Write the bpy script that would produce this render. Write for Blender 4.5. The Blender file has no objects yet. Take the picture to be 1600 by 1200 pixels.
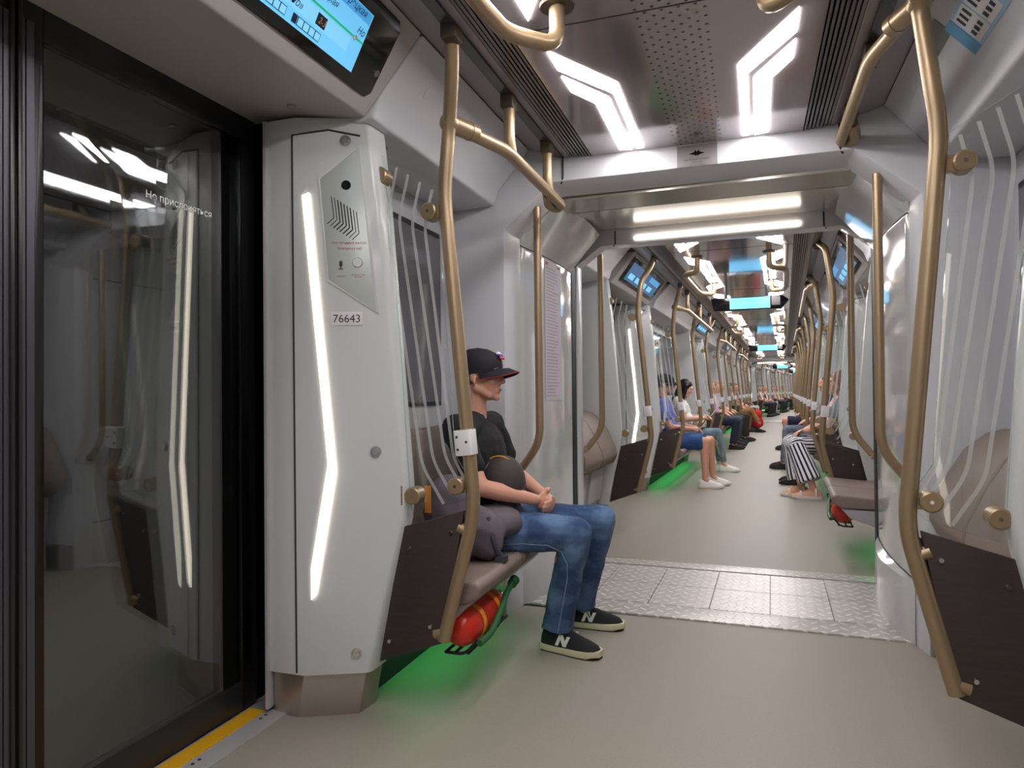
import bpy, bmesh, math, random
from mathutils import Vector, Matrix, noise, Euler
random.seed(7)
D = bpy.data
SC = bpy.context.scene
COL = SC.collection
PI = math.pi

# ---------------------------------------------------------------- materials
def lin(c):
    return c / 12.92 if c <= .04045 else ((c + .055) / 1.055) ** 2.4

def rgb(r, g, b):
    return (lin(r / 255), lin(g / 255), lin(b / 255), 1)

MATS = {}
def mat(name, col, rough=.5, metal=0., emit=0., coat=0., noise_amt=0., noise_scale=40., bump=0., spec=.5):
    if name in MATS:
        return MATS[name]
    m = D.materials.new(name)
    m.use_nodes = True
    nt = m.node_tree
    b = nt.nodes['Principled BSDF']
    c = rgb(*col)
    b.inputs['Base Color'].default_value = c
    b.inputs['Roughness'].default_value = rough
    b.inputs['Metallic'].default_value = metal
    b.inputs['Specular IOR Level'].default_value = spec
    if coat:
        b.inputs['Coat Weight'].default_value = coat
        b.inputs['Coat Roughness'].default_value = .08
    if emit:
        b.inputs['Emission Color'].default_value = c
        b.inputs['Emission Strength'].default_value = emit
    if noise_amt or bump:
        tc = nt.nodes.new('ShaderNodeTexCoord')
        nz = nt.nodes.new('ShaderNodeTexNoise')
        nz.inputs['Scale'].default_value = noise_scale
        nz.inputs['Detail'].default_value = 4
        nt.links.new(tc.outputs['Object'], nz.inputs['Vector'])
        if noise_amt:
            mx = nt.nodes.new('ShaderNodeMixRGB')
            mx.blend_type = 'MIX'
            d = tuple(max(0, v * (1 - noise_amt)) for v in c[:3]) + (1,)
            l = tuple(min(1, v * (1 + noise_amt)) for v in c[:3]) + (1,)
            mx.inputs[1].default_value = d
            mx.inputs[2].default_value = l
            nt.links.new(nz.outputs['Fac'], mx.inputs[0])
            nt.links.new(mx.outputs[0], b.inputs['Base Color'])
        if bump:
            bp = nt.nodes.new('ShaderNodeBump')
            bp.inputs['Strength'].default_value = bump
            bp.inputs['Distance'].default_value = .004
            nt.links.new(nz.outputs['Fac'], bp.inputs['Height'])
            nt.links.new(bp.outputs['Normal'], b.inputs['Normal'])
    MATS[name] = m
    return m

def glass_mat(name, tint, gloss=1.0, rough=.0, opaque=0., dcol=(220, 225, 225)):
    if name in MATS:
        return MATS[name]
    m = D.materials.new(name)
    m.use_nodes = True
    nt = m.node_tree
    for n in list(nt.nodes):
        nt.nodes.remove(n)
    out = nt.nodes.new('ShaderNodeOutputMaterial')
    tr = nt.nodes.new('ShaderNodeBsdfTransparent')
    tr.inputs[0].default_value = tint + (1,)
    gl = nt.nodes.new('ShaderNodeBsdfGlossy')
    gl.inputs['Color'].default_value = (gloss, gloss, gloss, 1)
    gl.inputs['Roughness'].default_value = rough
    fr = nt.nodes.new('ShaderNodeFresnel')
    ior = 1.75 if name == 'tinted_inner_pane' else 1.45
    ge = nt.nodes.new('ShaderNodeNewGeometry')
    mr = nt.nodes.new('ShaderNodeMapRange')
    mr.inputs['To Min'].default_value = ior
    mr.inputs['To Max'].default_value = 1 / ior
    nt.links.new(ge.outputs['Backfacing'], mr.inputs['Value'])
    nt.links.new(mr.outputs[0], fr.inputs[0])
    mx = nt.nodes.new('ShaderNodeMixShader')
    nt.links.new(fr.outputs[0], mx.inputs[0])
    last = tr
    if opaque:
        d1 = nt.nodes.new('ShaderNodeBsdfDiffuse')
        d1.inputs[0].default_value = rgb(*dcol)
        d2 = nt.nodes.new('ShaderNodeBsdfTranslucent')
        d2.inputs[0].default_value = rgb(*dcol)
        df = nt.nodes.new('ShaderNodeMixShader')
        nt.links.new(d1.outputs[0], df.inputs[1])
        nt.links.new(d2.outputs[0], df.inputs[2])
        m2 = nt.nodes.new('ShaderNodeMixShader')
        m2.inputs[0].default_value = opaque
        nt.links.new(tr.outputs[0], m2.inputs[1])
        nt.links.new(df.outputs[0], m2.inputs[2])
        last = m2
    nt.links.new(last.outputs[0], mx.inputs[1])
    nt.links.new(gl.outputs[0], mx.inputs[2])
    nt.links.new(mx.outputs[0], out.inputs[0])
    MATS[name] = m
    return m

def N(nt, t, **k):
    n = nt.nodes.new(t)
    for a, v in k.items():
        setattr(n, a, v)
    return n

def mth(nt, op, a, b=None):
    n = nt.nodes.new('ShaderNodeMath')
    n.operation = op
    for i, x in enumerate((a, b)):
        if x is None:
            continue
        if isinstance(x, (int, float)):
            n.inputs[i].default_value = x
        else:
            nt.links.new(x, n.inputs[i])
    return n.outputs[0]

def checker_plate():
    m = mat('tread_plate_aluminium', (222, 217, 213), .36, .3, noise_amt=.16, noise_scale=9)
    nt = m.node_tree
    b = nt.nodes['Principled BSDF']
    tc = N(nt, 'ShaderNodeTexCoord')
    sp = N(nt, 'ShaderNodeSeparateXYZ')
    nt.links.new(tc.outputs['Object'], sp.inputs[0])
    f = 11.5
    u = mth(nt, 'MULTIPLY', mth(nt, 'ADD', sp.outputs[0], sp.outputs[1]), f)
    v = mth(nt, 'MULTIPLY', mth(nt, 'SUBTRACT', sp.outputs[0], sp.outputs[1]), f)
    fu = mth(nt, 'SUBTRACT', mth(nt, 'FRACT', u), .5)
    fv = mth(nt, 'SUBTRACT', mth(nt, 'FRACT', v), .5)
    par = mth(nt, 'FLOORED_MODULO', mth(nt, 'ADD', mth(nt, 'FLOOR', u), mth(nt, 'FLOOR', v)), 2.0)
    def ell(a, c, ka, kc):
        aa = mth(nt, 'MULTIPLY', a, ka)
        cc = mth(nt, 'MULTIPLY', c, kc)
        return mth(nt, 'ADD', mth(nt, 'MULTIPLY', aa, aa), mth(nt, 'MULTIPLY', cc, cc))
    e1 = ell(fu, fv, 2.1, 6.5)
    e2 = ell(fu, fv, 6.5, 2.1)
    e = mth(nt, 'ADD', mth(nt, 'MULTIPLY', e1, par), mth(nt, 'MULTIPLY', e2, mth(nt, 'SUBTRACT', 1.0, par)))
    h = N(nt, 'ShaderNodeMapRange')
    h.inputs['From Min'].default_value = 1.1
    h.inputs['From Max'].default_value = .5
    nt.links.new(e, h.inputs['Value'])
    bp = N(nt, 'ShaderNodeBump')
    bp.inputs['Strength'].default_value = .9
    bp.inputs['Distance'].default_value = .004
    nt.links.new(h.outputs[0], bp.inputs['Height'])
    nt.links.new(bp.outputs[0], b.inputs['Normal'])
    old = b.inputs['Base Color'].links[0].from_socket
    mx = N(nt, 'ShaderNodeMixRGB', blend_type='MULTIPLY')
    mx.inputs[0].default_value = 1.0
    cr = N(nt, 'ShaderNodeMixRGB')
    cr.inputs[1].default_value = (.72, .71, .70, 1)
    cr.inputs[2].default_value = (1.15, 1.15, 1.15, 1)
    nt.links.new(h.outputs[0], cr.inputs[0])
    nt.links.new(old, mx.inputs[1])
    nt.links.new(cr.outputs[0], mx.inputs[2])
    nt.links.new(mx.outputs[0], b.inputs['Base Color'])
    return m

def perforated_ceiling():
    m = mat('ceiling_panel_gloss', (176, 168, 171), .10, .45, spec=.6)
    nt = m.node_tree
    b = nt.nodes['Principled BSDF']
    tc = N(nt, 'ShaderNodeTexCoord')
    sp = N(nt, 'ShaderNodeSeparateXYZ')
    nt.links.new(tc.outputs['Object'], sp.inputs[0])
    k = .0515
    row = mth(nt, 'FLOOR', mth(nt, 'MULTIPLY', sp.outputs[1], 1 / (k * .52)))
    off = mth(nt, 'MULTIPLY', mth(nt, 'FLOORED_MODULO', row, 2.0), .5)
    fx = mth(nt, 'SUBTRACT', mth(nt, 'FRACT', mth(nt, 'ADD', mth(nt, 'MULTIPLY', sp.outputs[0], 1 / k), off)), .5)
    fy = mth(nt, 'SUBTRACT', mth(nt, 'FRACT', mth(nt, 'MULTIPLY', sp.outputs[1], 1 / (k * .52))), .5)
    fx = mth(nt, 'MULTIPLY', fx, k)
    fy = mth(nt, 'MULTIPLY', fy, k * .52)
    r = mth(nt, 'SQRT', mth(nt, 'ADD', mth(nt, 'MULTIPLY', fx, fx), mth(nt, 'MULTIPLY', fy, fy)))
    hole = mth(nt, 'LESS_THAN', r, .0058)
    band = mth(nt, 'LESS_THAN', mth(nt, 'ABSOLUTE', mth(nt, 'SUBTRACT', sp.outputs[0], .022)), .118)
    fac = mth(nt, 'MULTIPLY', hole, band)
    mx = N(nt, 'ShaderNodeMixRGB')
    mx.inputs[1].default_value = rgb(176, 168, 171)
    mx.inputs[2].default_value = rgb(26, 24, 24)
    nt.links.new(fac, mx.inputs[0])
    nt.links.new(mx.outputs[0], b.inputs['Base Color'])
    mt = mth(nt, 'MULTIPLY', mth(nt, 'SUBTRACT', 1.0, fac), .45)
    nt.links.new(mt, b.inputs['Metallic'])
    return m

def dark_wood():
    m = mat('dark_wenge_laminate', (62, 52, 50), .5)
    nt = m.node_tree
    b = nt.nodes['Principled BSDF']
    tc = N(nt, 'ShaderNodeTexCoord')
    mp = N(nt, 'ShaderNodeMapping')
    mp.inputs['Scale'].default_value = (6, 6, 90)
    nz = N(nt, 'ShaderNodeTexNoise')
    nz.inputs['Scale'].default_value = 1.0
    nz.inputs['Detail'].default_value = 5
    nt.links.new(tc.outputs['Object'], mp.inputs[0])
    nt.links.new(mp.outputs[0], nz.inputs['Vector'])
    mx = N(nt, 'ShaderNodeMixRGB')
    mx.inputs[1].default_value = rgb(44, 35, 33)
    mx.inputs[2].default_value = rgb(66, 54, 50)
    nt.links.new(nz.outputs['Fac'], mx.inputs[0])
    nt.links.new(mx.outputs[0], b.inputs['Base Color'])
    return m

def denim(name, a, b_):
    m = mat(name, a, .9)
    nt = m.node_tree
    b = nt.nodes['Principled BSDF']
    tc = N(nt, 'ShaderNodeTexCoord')
    nz = N(nt, 'ShaderNodeTexNoise')
    nz.inputs['Scale'].default_value = 7
    nz.inputs['Detail'].default_value = 3
    n2 = N(nt, 'ShaderNodeTexNoise')
    n2.inputs['Scale'].default_value = 260
    nt.links.new(tc.outputs['Object'], nz.inputs['Vector'])
    nt.links.new(tc.outputs['Object'], n2.inputs['Vector'])
    r = N(nt, 'ShaderNodeMapRange')
    r.inputs['From Min'].default_value = .4
    r.inputs['From Max'].default_value = .66
    nt.links.new(nz.outputs['Fac'], r.inputs['Value'])
    mx = N(nt, 'ShaderNodeMixRGB')
    mx.inputs[1].default_value = rgb(*a)
    mx.inputs[2].default_value = rgb(*b_)
    nt.links.new(r.outputs[0], mx.inputs[0])
    m2 = N(nt, 'ShaderNodeMixRGB', blend_type='MULTIPLY')
    m2.inputs[0].default_value = .35
    nt.links.new(mx.outputs[0], m2.inputs[1])
    nt.links.new(n2.outputs['Fac'], m2.inputs[2])
    nt.links.new(m2.outputs[0], b.inputs['Base Color'])
    return m

def striped(name, a, b_, axis, freq):
    m = mat(name, a, .85)
    nt = m.node_tree
    b = nt.nodes['Principled BSDF']
    tc = N(nt, 'ShaderNodeTexCoord')
    sp = N(nt, 'ShaderNodeSeparateXYZ')
    nt.links.new(tc.outputs['Object'], sp.inputs[0])
    w = mth(nt, 'FRACT', mth(nt, 'MULTIPLY', sp.outputs[axis], freq))
    mx = N(nt, 'ShaderNodeMixRGB')
    mx.inputs[1].default_value = rgb(*a)
    mx.inputs[2].default_value = rgb(*b_)
    nt.links.new(mth(nt, 'LESS_THAN', w, .5), mx.inputs[0])
    nt.links.new(mx.outputs[0], b.inputs['Base Color'])
    return m

WHITE = mat('wall_plastic_light_grey', (208, 208, 212), .28, coat=.25)
WALLG = mat('wall_plastic_mid_grey', (190, 189, 194), .42)
PILL = mat('pillar_plastic_grey', (206, 208, 208), .3, coat=.2)
SHELLW = mat('gangway_shell_gloss', (200, 201, 200), .10, coat=.4)
SIDEC = mat('ceiling_side_mauve', (146, 139, 143), .35)
HEAD = mat('header_plastic_warm_grey', (178, 173, 170), .42)
FLOORM = mat('floor_vinyl_taupe', (150, 143, 132), .5, noise_amt=.12, noise_scale=150, spec=.3)
DARK = mat('black_rubber', (16, 16, 17), .55)
BLACKG = mat('black_gloss_plastic', (10, 10, 11), .12)
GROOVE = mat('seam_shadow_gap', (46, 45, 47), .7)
BRONZE = mat('bronze_painted_metal', (160, 138, 108), .36, .5)
BRONZD = mat('bronze_bracket_dark', (92, 78, 64), .4, .5)
CHROME = mat('polished_steel', (210, 210, 210), .15, 1.)
STEEL = mat('brushed_steel_plate', (176, 166, 156), .34, .8, noise_amt=.10, noise_scale=16)
ALU = mat('anodised_aluminium_pale', (196, 194, 196), .4, .4)
YELLOW = mat('sill_yellow_strip', (214, 160, 20), .6, noise_amt=.15, noise_scale=160)
SLAT = mat('grille_slat_grey', (120, 116, 120), .3, .5)
SLATD = mat('grille_void_dark', (14, 13, 14), .7)
RAILM = mat('rail_track_dark', (78, 72, 72), .35, .5)
WOOD = dark_wood()
SEATF = mat('seat_vinyl_taupe', (134, 118, 109), .55, noise_amt=.26, noise_scale=210, bump=.15)
SEATP = mat('seat_pan_light_grey', (176, 172, 176), .4)
CEILM = perforated_ceiling()
TREAD = checker_plate()
LAMPW = mat('lamp_diffuser_cool', (255, 250, 250), .4, emit=26.0)
LAMPP = mat('lamp_strip_warm', (255, 242, 222), .4, emit=3.6)
LAMPB = mat('lamp_bar_warm', (255, 242, 224), .4, emit=8.0)
GREENL = mat('underseat_green_led', (86, 225, 122), .4, emit=3.2)
SCREENB = mat('display_sky_blue', (104, 186, 232), .3, emit=.72)
SCREEND = mat('display_mid_blue', (66, 146, 200), .3, emit=.8)
SCRDIM = mat('display_dim_blue', (62, 106, 150), .2, emit=.5)
SCRTXT = mat('display_text_navy', (18, 40, 70), .5)
SCRPALE = mat('display_pale_box', (120, 190, 226), .4, emit=.75)
SCRGREEN = mat('display_green_line', (30, 170, 110), .4, emit=.6)
CLEAR = glass_mat('clear_glass', (.95, .965, .96))
EDGE = glass_mat('glass_edge_green', (.75, .88, .82), .6, .05, .6, (206, 232, 224))
FROST = glass_mat('frosted_stripe', (.95, .95, .95), .5, .3, .5, (236, 238, 236))
TINT = glass_mat('tinted_inner_pane', (.82, .84, .84), 1.0)
DOORF = mat('door_frame_dark', (34, 34, 36), .3)
DOORE = mat('door_edge_aluminium', (84, 84, 90), .4, .6)
DOORG = mat('door_dark_glass', (34, 34, 34), .03, spec=.8)
DOORG.node_tree.nodes['Principled BSDF'].inputs['IOR'].default_value = 2.0
WINDG = mat('window_dim_glass', (92, 88, 94), .06, spec=.7)
STKGREY = mat('sticker_grey', (128, 122, 122), .35)
STKBLUE = mat('sticker_pale_blue', (160, 198, 222), .5)
STKBLU2 = mat('sticker_blue', (104, 164, 204), .5)
PAPER = mat('notice_paper_lilac', (206, 196, 206), .6)
PTXT = mat('print_dark_grey', (52, 50, 54), .6)
PRED = mat('print_red', (176, 54, 62), .6)
WTXT = mat('print_white', (225, 225, 222), .5, emit=.12)
PLATE = mat('intercom_plate', (196, 202, 196), .3, .3)
TAGW = mat('plate_white', (226, 224, 224), .4)
SLEEVE = mat('sleeve_white_plastic', (226, 226, 228), .4)
ORANGE = mat('strap_orange', (232, 140, 36), .6)
REDC = mat('extinguisher_red', (206, 46, 30), .28)
HOSE = mat('hose_green', (36, 92, 48), .45)
ORMARK = mat('floor_mark_orange', (204, 150, 70), .6)

# ---------------------------------------------------------------- mesh builder
class MB:
    def __init__(s):
        s.v, s.f, s.m = [], [], []

    def add(s, vs, fs, mi=0):
        o = len(s.v)
        s.v += [Vector(p) for p in vs]
        for f in fs:
            s.f.append([i + o for i in f])
            s.m.append(mi)
        return s

    def box(s, x0, x1, y0, y1, z0, z1, mi=0):
        vs = [(x, y, z) for x in (x0, x1) for y in (y0, y1) for z in (z0, z1)]
        return s.add(vs, [(0, 1, 3, 2), (4, 6, 7, 5), (0, 4, 5, 1), (2, 3, 7, 6), (0, 2, 6, 4), (1, 5, 7, 3)], mi)

    def prism(s, poly, vec, mi=0):
        n = len(poly)
        v = Vector(vec)
        vs = [Vector(p) for p in poly] + [Vector(p) + v for p in poly]
        fs = [list(range(n))[::-1], list(range(n, 2 * n))]
        fs += [(i, (i + 1) % n, n + (i + 1) % n, n + i) for i in range(n)]
        return s.add(vs, fs, mi)

    def loft(s, rings, mi=0, caps=True, closed=True):
        n = len(rings[0])
        vs = [p for r in rings for p in r]
        fs = []
        for k in range(len(rings) - 1):
            for i in range(n if closed else n - 1):
                j = (i + 1) % n
                fs.append((k * n + i, k * n + j, (k + 1) * n + j, (k + 1) * n + i))
        if caps:
            fs.append(list(range(n))[::-1])
            fs.append([(len(rings) - 1) * n + i for i in range(n)])
        return s.add(vs, fs, mi)

    def tube(s, pts, r, n=12, mi=0, fil=.05, seg=5):
        P = [Vector(p) for p in pts]
        path = [P[0]]
        for i in range(1, len(P) - 1):
            a, b, c = P[i - 1], P[i], P[i + 1]
            d = min(fil, (a - b).length * .45, (c - b).length * .45)
            p0 = b + (a - b).normalized() * d
            p2 = b + (c - b).normalized() * d
            for k in range(seg + 1):
                t = k / seg
                path.append(p0 * (1 - t) ** 2 + b * 2 * t * (1 - t) + p2 * t * t)
        path.append(P[-1])
        rings = []
        up = None
        for i, p in enumerate(path):
            t = (path[min(i + 1, len(path) - 1)] - path[max(i - 1, 0)]).normalized()
            if up is None:
                up = t.orthogonal().normalized()
            up = (up - t * up.dot(t)).normalized()
            w = t.cross(up)
            rr = r(i / (len(path) - 1)) if callable(r) else r
            rings.append([p + (up * math.cos(2 * PI * k / n) + w * math.sin(2 * PI * k / n)) * rr for k in range(n)])
        return s.loft(rings, mi)

    def cyl(s, p0, p1, r0, r1=None, n=18, mi=0):
        r1 = r0 if r1 is None else r1
        p0, p1 = Vector(p0), Vector(p1)
        t = (p1 - p0).normalized()
        u = t.orthogonal().normalized()
        w = t.cross(u)
        R = lambda p, r: [p + (u * math.cos(2 * PI * k / n) + w * math.sin(2 * PI * k / n)) * r for k in range(n)]
        return s.loft([R(p0, r0), R(p1, r1)], mi)

    def ball(s, c, r, n=14, mi=0, rot=None):
        if not hasattr(r, '__len__'):
            r = (r, r, r)
        c = Vector(c)
        vs, fs = [], []
        m = max(6, n // 2 + 1)
        for i in range(m + 1):
            th = PI * i / m
            for k in range(n):
                ph = 2 * PI * k / n
                p = Vector((r[0] * math.sin(th) * math.cos(ph), r[1] * math.sin(th) * math.sin(ph), r[2] * math.cos(th)))
                if rot is not None:
                    p = rot @ p
                vs.append(c + p)
        for i in range(m):
            for k in range(n):
                j = (k + 1) % n
                fs.append((i * n + k, (i + 1) * n + k, (i + 1) * n + j, i * n + j))
        s.add(vs, fs, mi)
        return s

    def capsule(s, p0, r0, p1, r1, n=12):
        s.cyl(p0, p1, r0, r1, n)
        s.ball(p0, r0, n)
        s.ball(p1, r1, n)
        return s

def finish(me, angle=38, bevel=0, seg=2):
    bm = bmesh.new()
    bm.from_mesh(me)
    bmesh.ops.remove_doubles(bm, verts=bm.verts, dist=1e-6)
    bmesh.ops.recalc_face_normals(bm, faces=bm.faces)
    if bevel:
        es = [e for e in bm.edges if len(e.link_faces) == 2 and e.calc_face_angle(0) > math.radians(28)]
        bmesh.ops.bevel(bm, geom=es, offset=bevel, segments=seg, profile=.6, affect='EDGES', clamp_overlap=True)
    bm.to_mesh(me)
    bm.free()
    me.polygons.foreach_set('use_smooth', [True] * len(me.polygons))
    me.set_sharp_from_angle(angle=math.radians(angle))
    return me

def link(name, me, parent=None):
    o = D.objects.new(name, me)
    COL.objects.link(o)
    if parent is not None:
        o.parent = parent
    return o

def build(name, mb, mats, parent=None, xf=None, bevel=0, angle=38, seg=2):
    me = D.meshes.new(name)
    vs = mb.v if xf is None else [xf(p) for p in mb.v]
    me.from_pydata([tuple(p) for p in vs], [], mb.f)
    for m in (mats if isinstance(mats, (list, tuple)) else [mats]):
        me.materials.append(m)
    me.polygons.foreach_set('material_index', mb.m)
    finish(me, angle, bevel, seg)
    return link(name, me, parent)

def tag(o, label=None, cat=None, group=None, kind=None):
    if label:
        o['label'] = label
    if cat:
        o['category'] = cat
    if group:
        o['group'] = group
    if kind:
        o['kind'] = kind
    return o

def thing(name, label, cat, M, group=None):
    o = D.objects.new(name, None)
    o.empty_display_size = .1
    COL.objects.link(o)
    o.matrix_basis = M
    return tag(o, label, cat, group)

def dup(root, M, label=None, group=None, skip=()):
    r = root.copy()
    COL.objects.link(r)
    r.matrix_basis = M
    if label:
        r['label'] = label
    if group:
        r['group'] = group
    def rec(src, dst):
        for ch in list(src.children):
            if ch.name.split('.')[0] in skip:
                continue
            c = ch.copy()
            COL.objects.link(c)
            c.parent = dst
            rec(ch, c)
    rec(root, r)
    return r

def text_mb(txt, size, org, xa, ya, depth=.001, align='LEFT', bold=0.0, shear=0.0):
    cu = D.curves.new('lettering', 'FONT')
    cu.body = txt
    cu.size = size
    cu.align_x = align
    cu.extrude = 0
    cu.offset = bold
    cu.shear = shear
    o = D.objects.new('lettering', cu)
    COL.objects.link(o)
    dg = bpy.context.evaluated_depsgraph_get()
    me = D.meshes.new_from_object(o.evaluated_get(dg))
    org, xa, ya = Vector(org), Vector(xa).normalized(), Vector(ya).normalized()
    za = xa.cross(ya)
    mb = MB()
    mb.add([org + xa * v.co.x + ya * v.co.y + za * depth for v in me.vertices], [list(p.vertices) for p in me.polygons])
    D.objects.remove(o)
    D.curves.remove(cu)
    D.meshes.remove(me)
    return mb

# ---------------------------------------------------------------- car frames
class Car:
    def __init__(s, x, y, z, deg, word):
        s.M = Matrix.Translation((x, y, z)) @ Matrix.Rotation(-math.radians(deg), 4, 'Z')
        s.word = word
    def at(s, u, v, z=0, rz=0):
        return s.M @ Matrix.Translation((u, v, z)) @ Matrix.Rotation(rz, 4, 'Z')
    def fwd(s, v):
        p = s.M @ Vector((0, v, 0))
        return p

H = 1.15
CAR1 = Car(-.245, 0, 0, 0, 'near')
CAR2 = Car(-.2, 4.7, 0, 2.5, 'second')
_p = CAR2.M @ Vector((0, 23.2, 0))
CAR3 = Car(_p.x, _p.y, 0, 7.2, 'third')
L2 = 22.0

def XF(s, dd, ra, rz=0, ry=0):
    """(a, y, z) with a = distance from the centre line -> local coordinates of a root at a=ra"""
    return lambda p: Vector((s * (p[0] - ra), dd * (p[1] - ry), p[2] - rz))
SIDE = {-1: 'left', 1: 'right'}
EXPO = 0.12
# ---------------------------------------------------------------- carriage elements
ORD = ['first', 'second', 'third', 'fourth', 'fifth', 'sixth', 'seventh', 'eighth', 'ninth', 'tenth',
       'eleventh', 'twelfth', 'thirteenth', 'fourteenth', 'fifteenth', 'sixteenth', 'seventeenth', 'eighteenth', 'nineteenth', 'twentieth']
PROTO = {}

def place(name, key, M, label, cat, group, maker, skip=()):
    k = (name,) + tuple(key)
    if k in PROTO:
        return dup(PROTO[k], M, label, group, skip)
    r = thing(name, label, cat, M, group)
    maker(r)
    PROTO[k] = r
    return r

FN = Vector((-.379, -.925, 0))                      # outward normal of the pillar facet in (a, y)
def fac(a, z, off=0.):
    p = Vector((a, -.17 + .41 * (1.29 - a), z))
    return p + FN * off

def pillar(car, s, v, d, label, rich=False, group=None, skip=()):
    dd = 1 if d == -1 else -1
    ra = 1.2
    X = XF(s, dd, ra)
    def mk(r):
        lv = [(.15, 1.052), (.45, .992), (.70, .935), (.78, .927), (.86, .932), (1.3, .968), (1.85, 1.013), (2.145, 1.047)]
        mb = MB()
        rings = []
        for z, ai in lv:
            rings.append([Vector((1.412, -.17, z)), Vector((1.29 - .026 * (z < .5) * (.5 - z) / .35, -.17, z)), Vector((ai + .01, -.17 + .41 * (1.29 - ai - .01), z)),
                          Vector((ai, -.155 + .41 * (1.29 - ai), z)), Vector((ai, .045, z)), Vector((1.412, .045, z))])
        mb.loft(rings)
        build('body', mb, PILL, r, X, bevel=.006)
        sm = MB()
        for (a0, z0, a1, z1) in ((1.292, .16, 1.30, 2.08), (1.30, 2.08, 1.18, 2.10), (1.18, 2.10, 1.075, 2.08)):
            if a0 > 1.288:
                p0, p1 = Vector((a0, -.1715, z0)), Vector((a1, -.1715, z1)) if a1 > 1.28 else fac(a1, z1, .0012)
            else:
                p0, p1 = fac(a0, z0, .0012), fac(a1, z1, .0012)
            sm.cyl(p0, p1, .0035, n=6)
        build('hatch_seam', sm, GROOVE, r, X)
        k = MB()
        k.loft([[Vector(p) for p in ((1.40, -.155, 0), (1.29, -.166, 0), (1.10, -.072, 0), (1.09, .03, 0), (1.40, .04, 0))],
                [Vector(p) for p in ((1.40, -.155, .155), (1.27, -.160, .155), (1.075, -.060, .155), (1.062, .035, .155), (1.40, .04, .155))]])
        tag(build('kick_plate', k, STEEL, r, X, bevel=.002), 'brushed steel kick plate')
        f = MB()
        f.box(1.405, 1.416, -.185, .045, .02, 2.14)
        build('edge_flange', f, ALU, r, X)
        st = MB()
        P = [(1.266, 1.862), (1.186, .90), (1.2425, .53), (1.2425, .418), (1.226, .435), (1.160, .872), (1.243, 1.872)]
        st.prism([fac(a, z, .0005) for a, z in P], FN * .006)
        tag(build('light_strip', st, LAMPP, r, X), 'glowing bent warm-white light strip')
        for a, z in ((1.123, 2.062), (1.030, .941), (1.098, .222)):
            b = MB()
            b.cyl(fac(a, z, 0), fac(a, z, .006), .021, .019, 20)
            b.cyl(fac(a, z, .006), fac(a, z, .009), .014, .012, 16)
            build('locking_bolt', b, CHROME, r, X)
        if rich:
            ic = MB()
            P = [(1.081, 2.035), (1.207, 1.922), (1.180, 1.56), (1.025, 1.445)]
            C0 = (1.125, 1.74)
            big = [(C0[0] + (a - C0[0]) * 1.10, C0[1] + (z - C0[1]) * 1.035) for a, z in P]
            ic.loft([[fac(a, z, -.002) for a, z in big], [fac(a, z, .004) for a, z in big], [fac(a, z, .004) for a, z in P], [fac(a, z, .001) for a, z in P]])
            ip = build('intercom_panel', ic, [PILL], r, X, bevel=.003)
            pl = MB()
            pl.prism([fac(a, z, .001) for a, z in P], FN * .003)
            build('face_plate', pl, PLATE, ip, X, bevel=.001)
            ip_child = ip
            c = MB(); c.cyl(fac(1.121, 1.900, .003), fac(1.121, 1.900, .007), .017, n=24)
            build('camera_lens', c, BLACKG, ip_child, X)
            g = MB()
            for i in range(9):
                t = i / 8
                a0, z0 = 1.170 - .082 * t, 1.860 - .056 * t
                z1 = z0 - .078
                w = .0022 if 1 < i < 7 else .0014
                g.cyl(fac(a0, z0, .0042), fac(a0 - .008, z1, .0042), w, n=6)
                g.cyl(fac(a0 - .008, z1, .0042), fac(a0 + .014, z1 - .022, .0042), w, n=6)
            build('speaker_slots', g, GROOVE, ip_child, X)
            bt = MB(); bt.cyl(fac(1.085, 1.621, .003), fac(1.085, 1.621, .010), .019, .016, 24)
            cb = build('call_button', bt, ALU, ip_child, X)
            cc = MB(); cc.cyl(fac(1.085, 1.621, .010), fac(1.085, 1.621, .012), .011, .010, 20)
            mi = MB()
            mi.cyl(fac(1.140, 1.626, .0042), fac(1.140, 1.608, .0042), .0055, n=8)
            mi.cyl(fac(1.140, 1.608, .0042), fac(1.140, 1.600, .0042), .0018, n=6)
            mi.cyl(fac(1.147, 1.598, .0042), fac(1.133, 1.598, .0042), .0018, n=6)
            build('microphone_mark', mi, PTXT, ip_child, X)
            ta = Vector((-1, .41, 0)).normalized(); up = Vector((0, 0, 1))
            # lettering is written along decreasing a; mirrored once by X on the left side
            def let(nm, t, size, a, z, m, al='CENTER', bold=0):
                org = X(fac(a, z, .0046))
                xa = Vector((s * ta.x, dd * ta.y, 0))
                tb = text_mb(t, size, org, xa, up, .0, al, bold)
                return build(nm, tb, m, ip_child)
            let('caption', 'Экстренный вызов', .0135, 1.113, 1.688, PRED)
            let('caption', 'Emergency call', .0145, 1.111, 1.668, PRED)
            let('caption', 'говорите', .008, 1.138, 1.570, PTXT)
            let('caption', 'нажмите для\nвызова', .0075, 1.083, 1.575, PRED)
            tp = MB()
            tp.prism([fac(a, z, .0) for a, z in ((1.174, 1.445), (1.174, 1.396), (1.070, 1.396), (1.070, 1.445))], FN * .003)
            tg = build('number_plate', tp, TAGW, r, X, bevel=.001)
            tb = text_mb('76643', .040, X(fac(1.122, 1.4065, .0036)), Vector((s * ta.x, dd * ta.y, 0)), up, 0, 'CENTER')
            build('digits', tb, PTXT, tg)
        elif s == 1 and d == 1:
            rs = MB()
            rs.prism([fac(a, z, .0) for a, z in ((1.17, 1.52), (1.17, 1.40), (1.07, 1.40), (1.07, 1.52))], FN * .002)
            pass
    return place('door_pillar', (s, d, rich), car.at(s * ra, v), label, 'door pillar', group, mk, skip)

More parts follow.
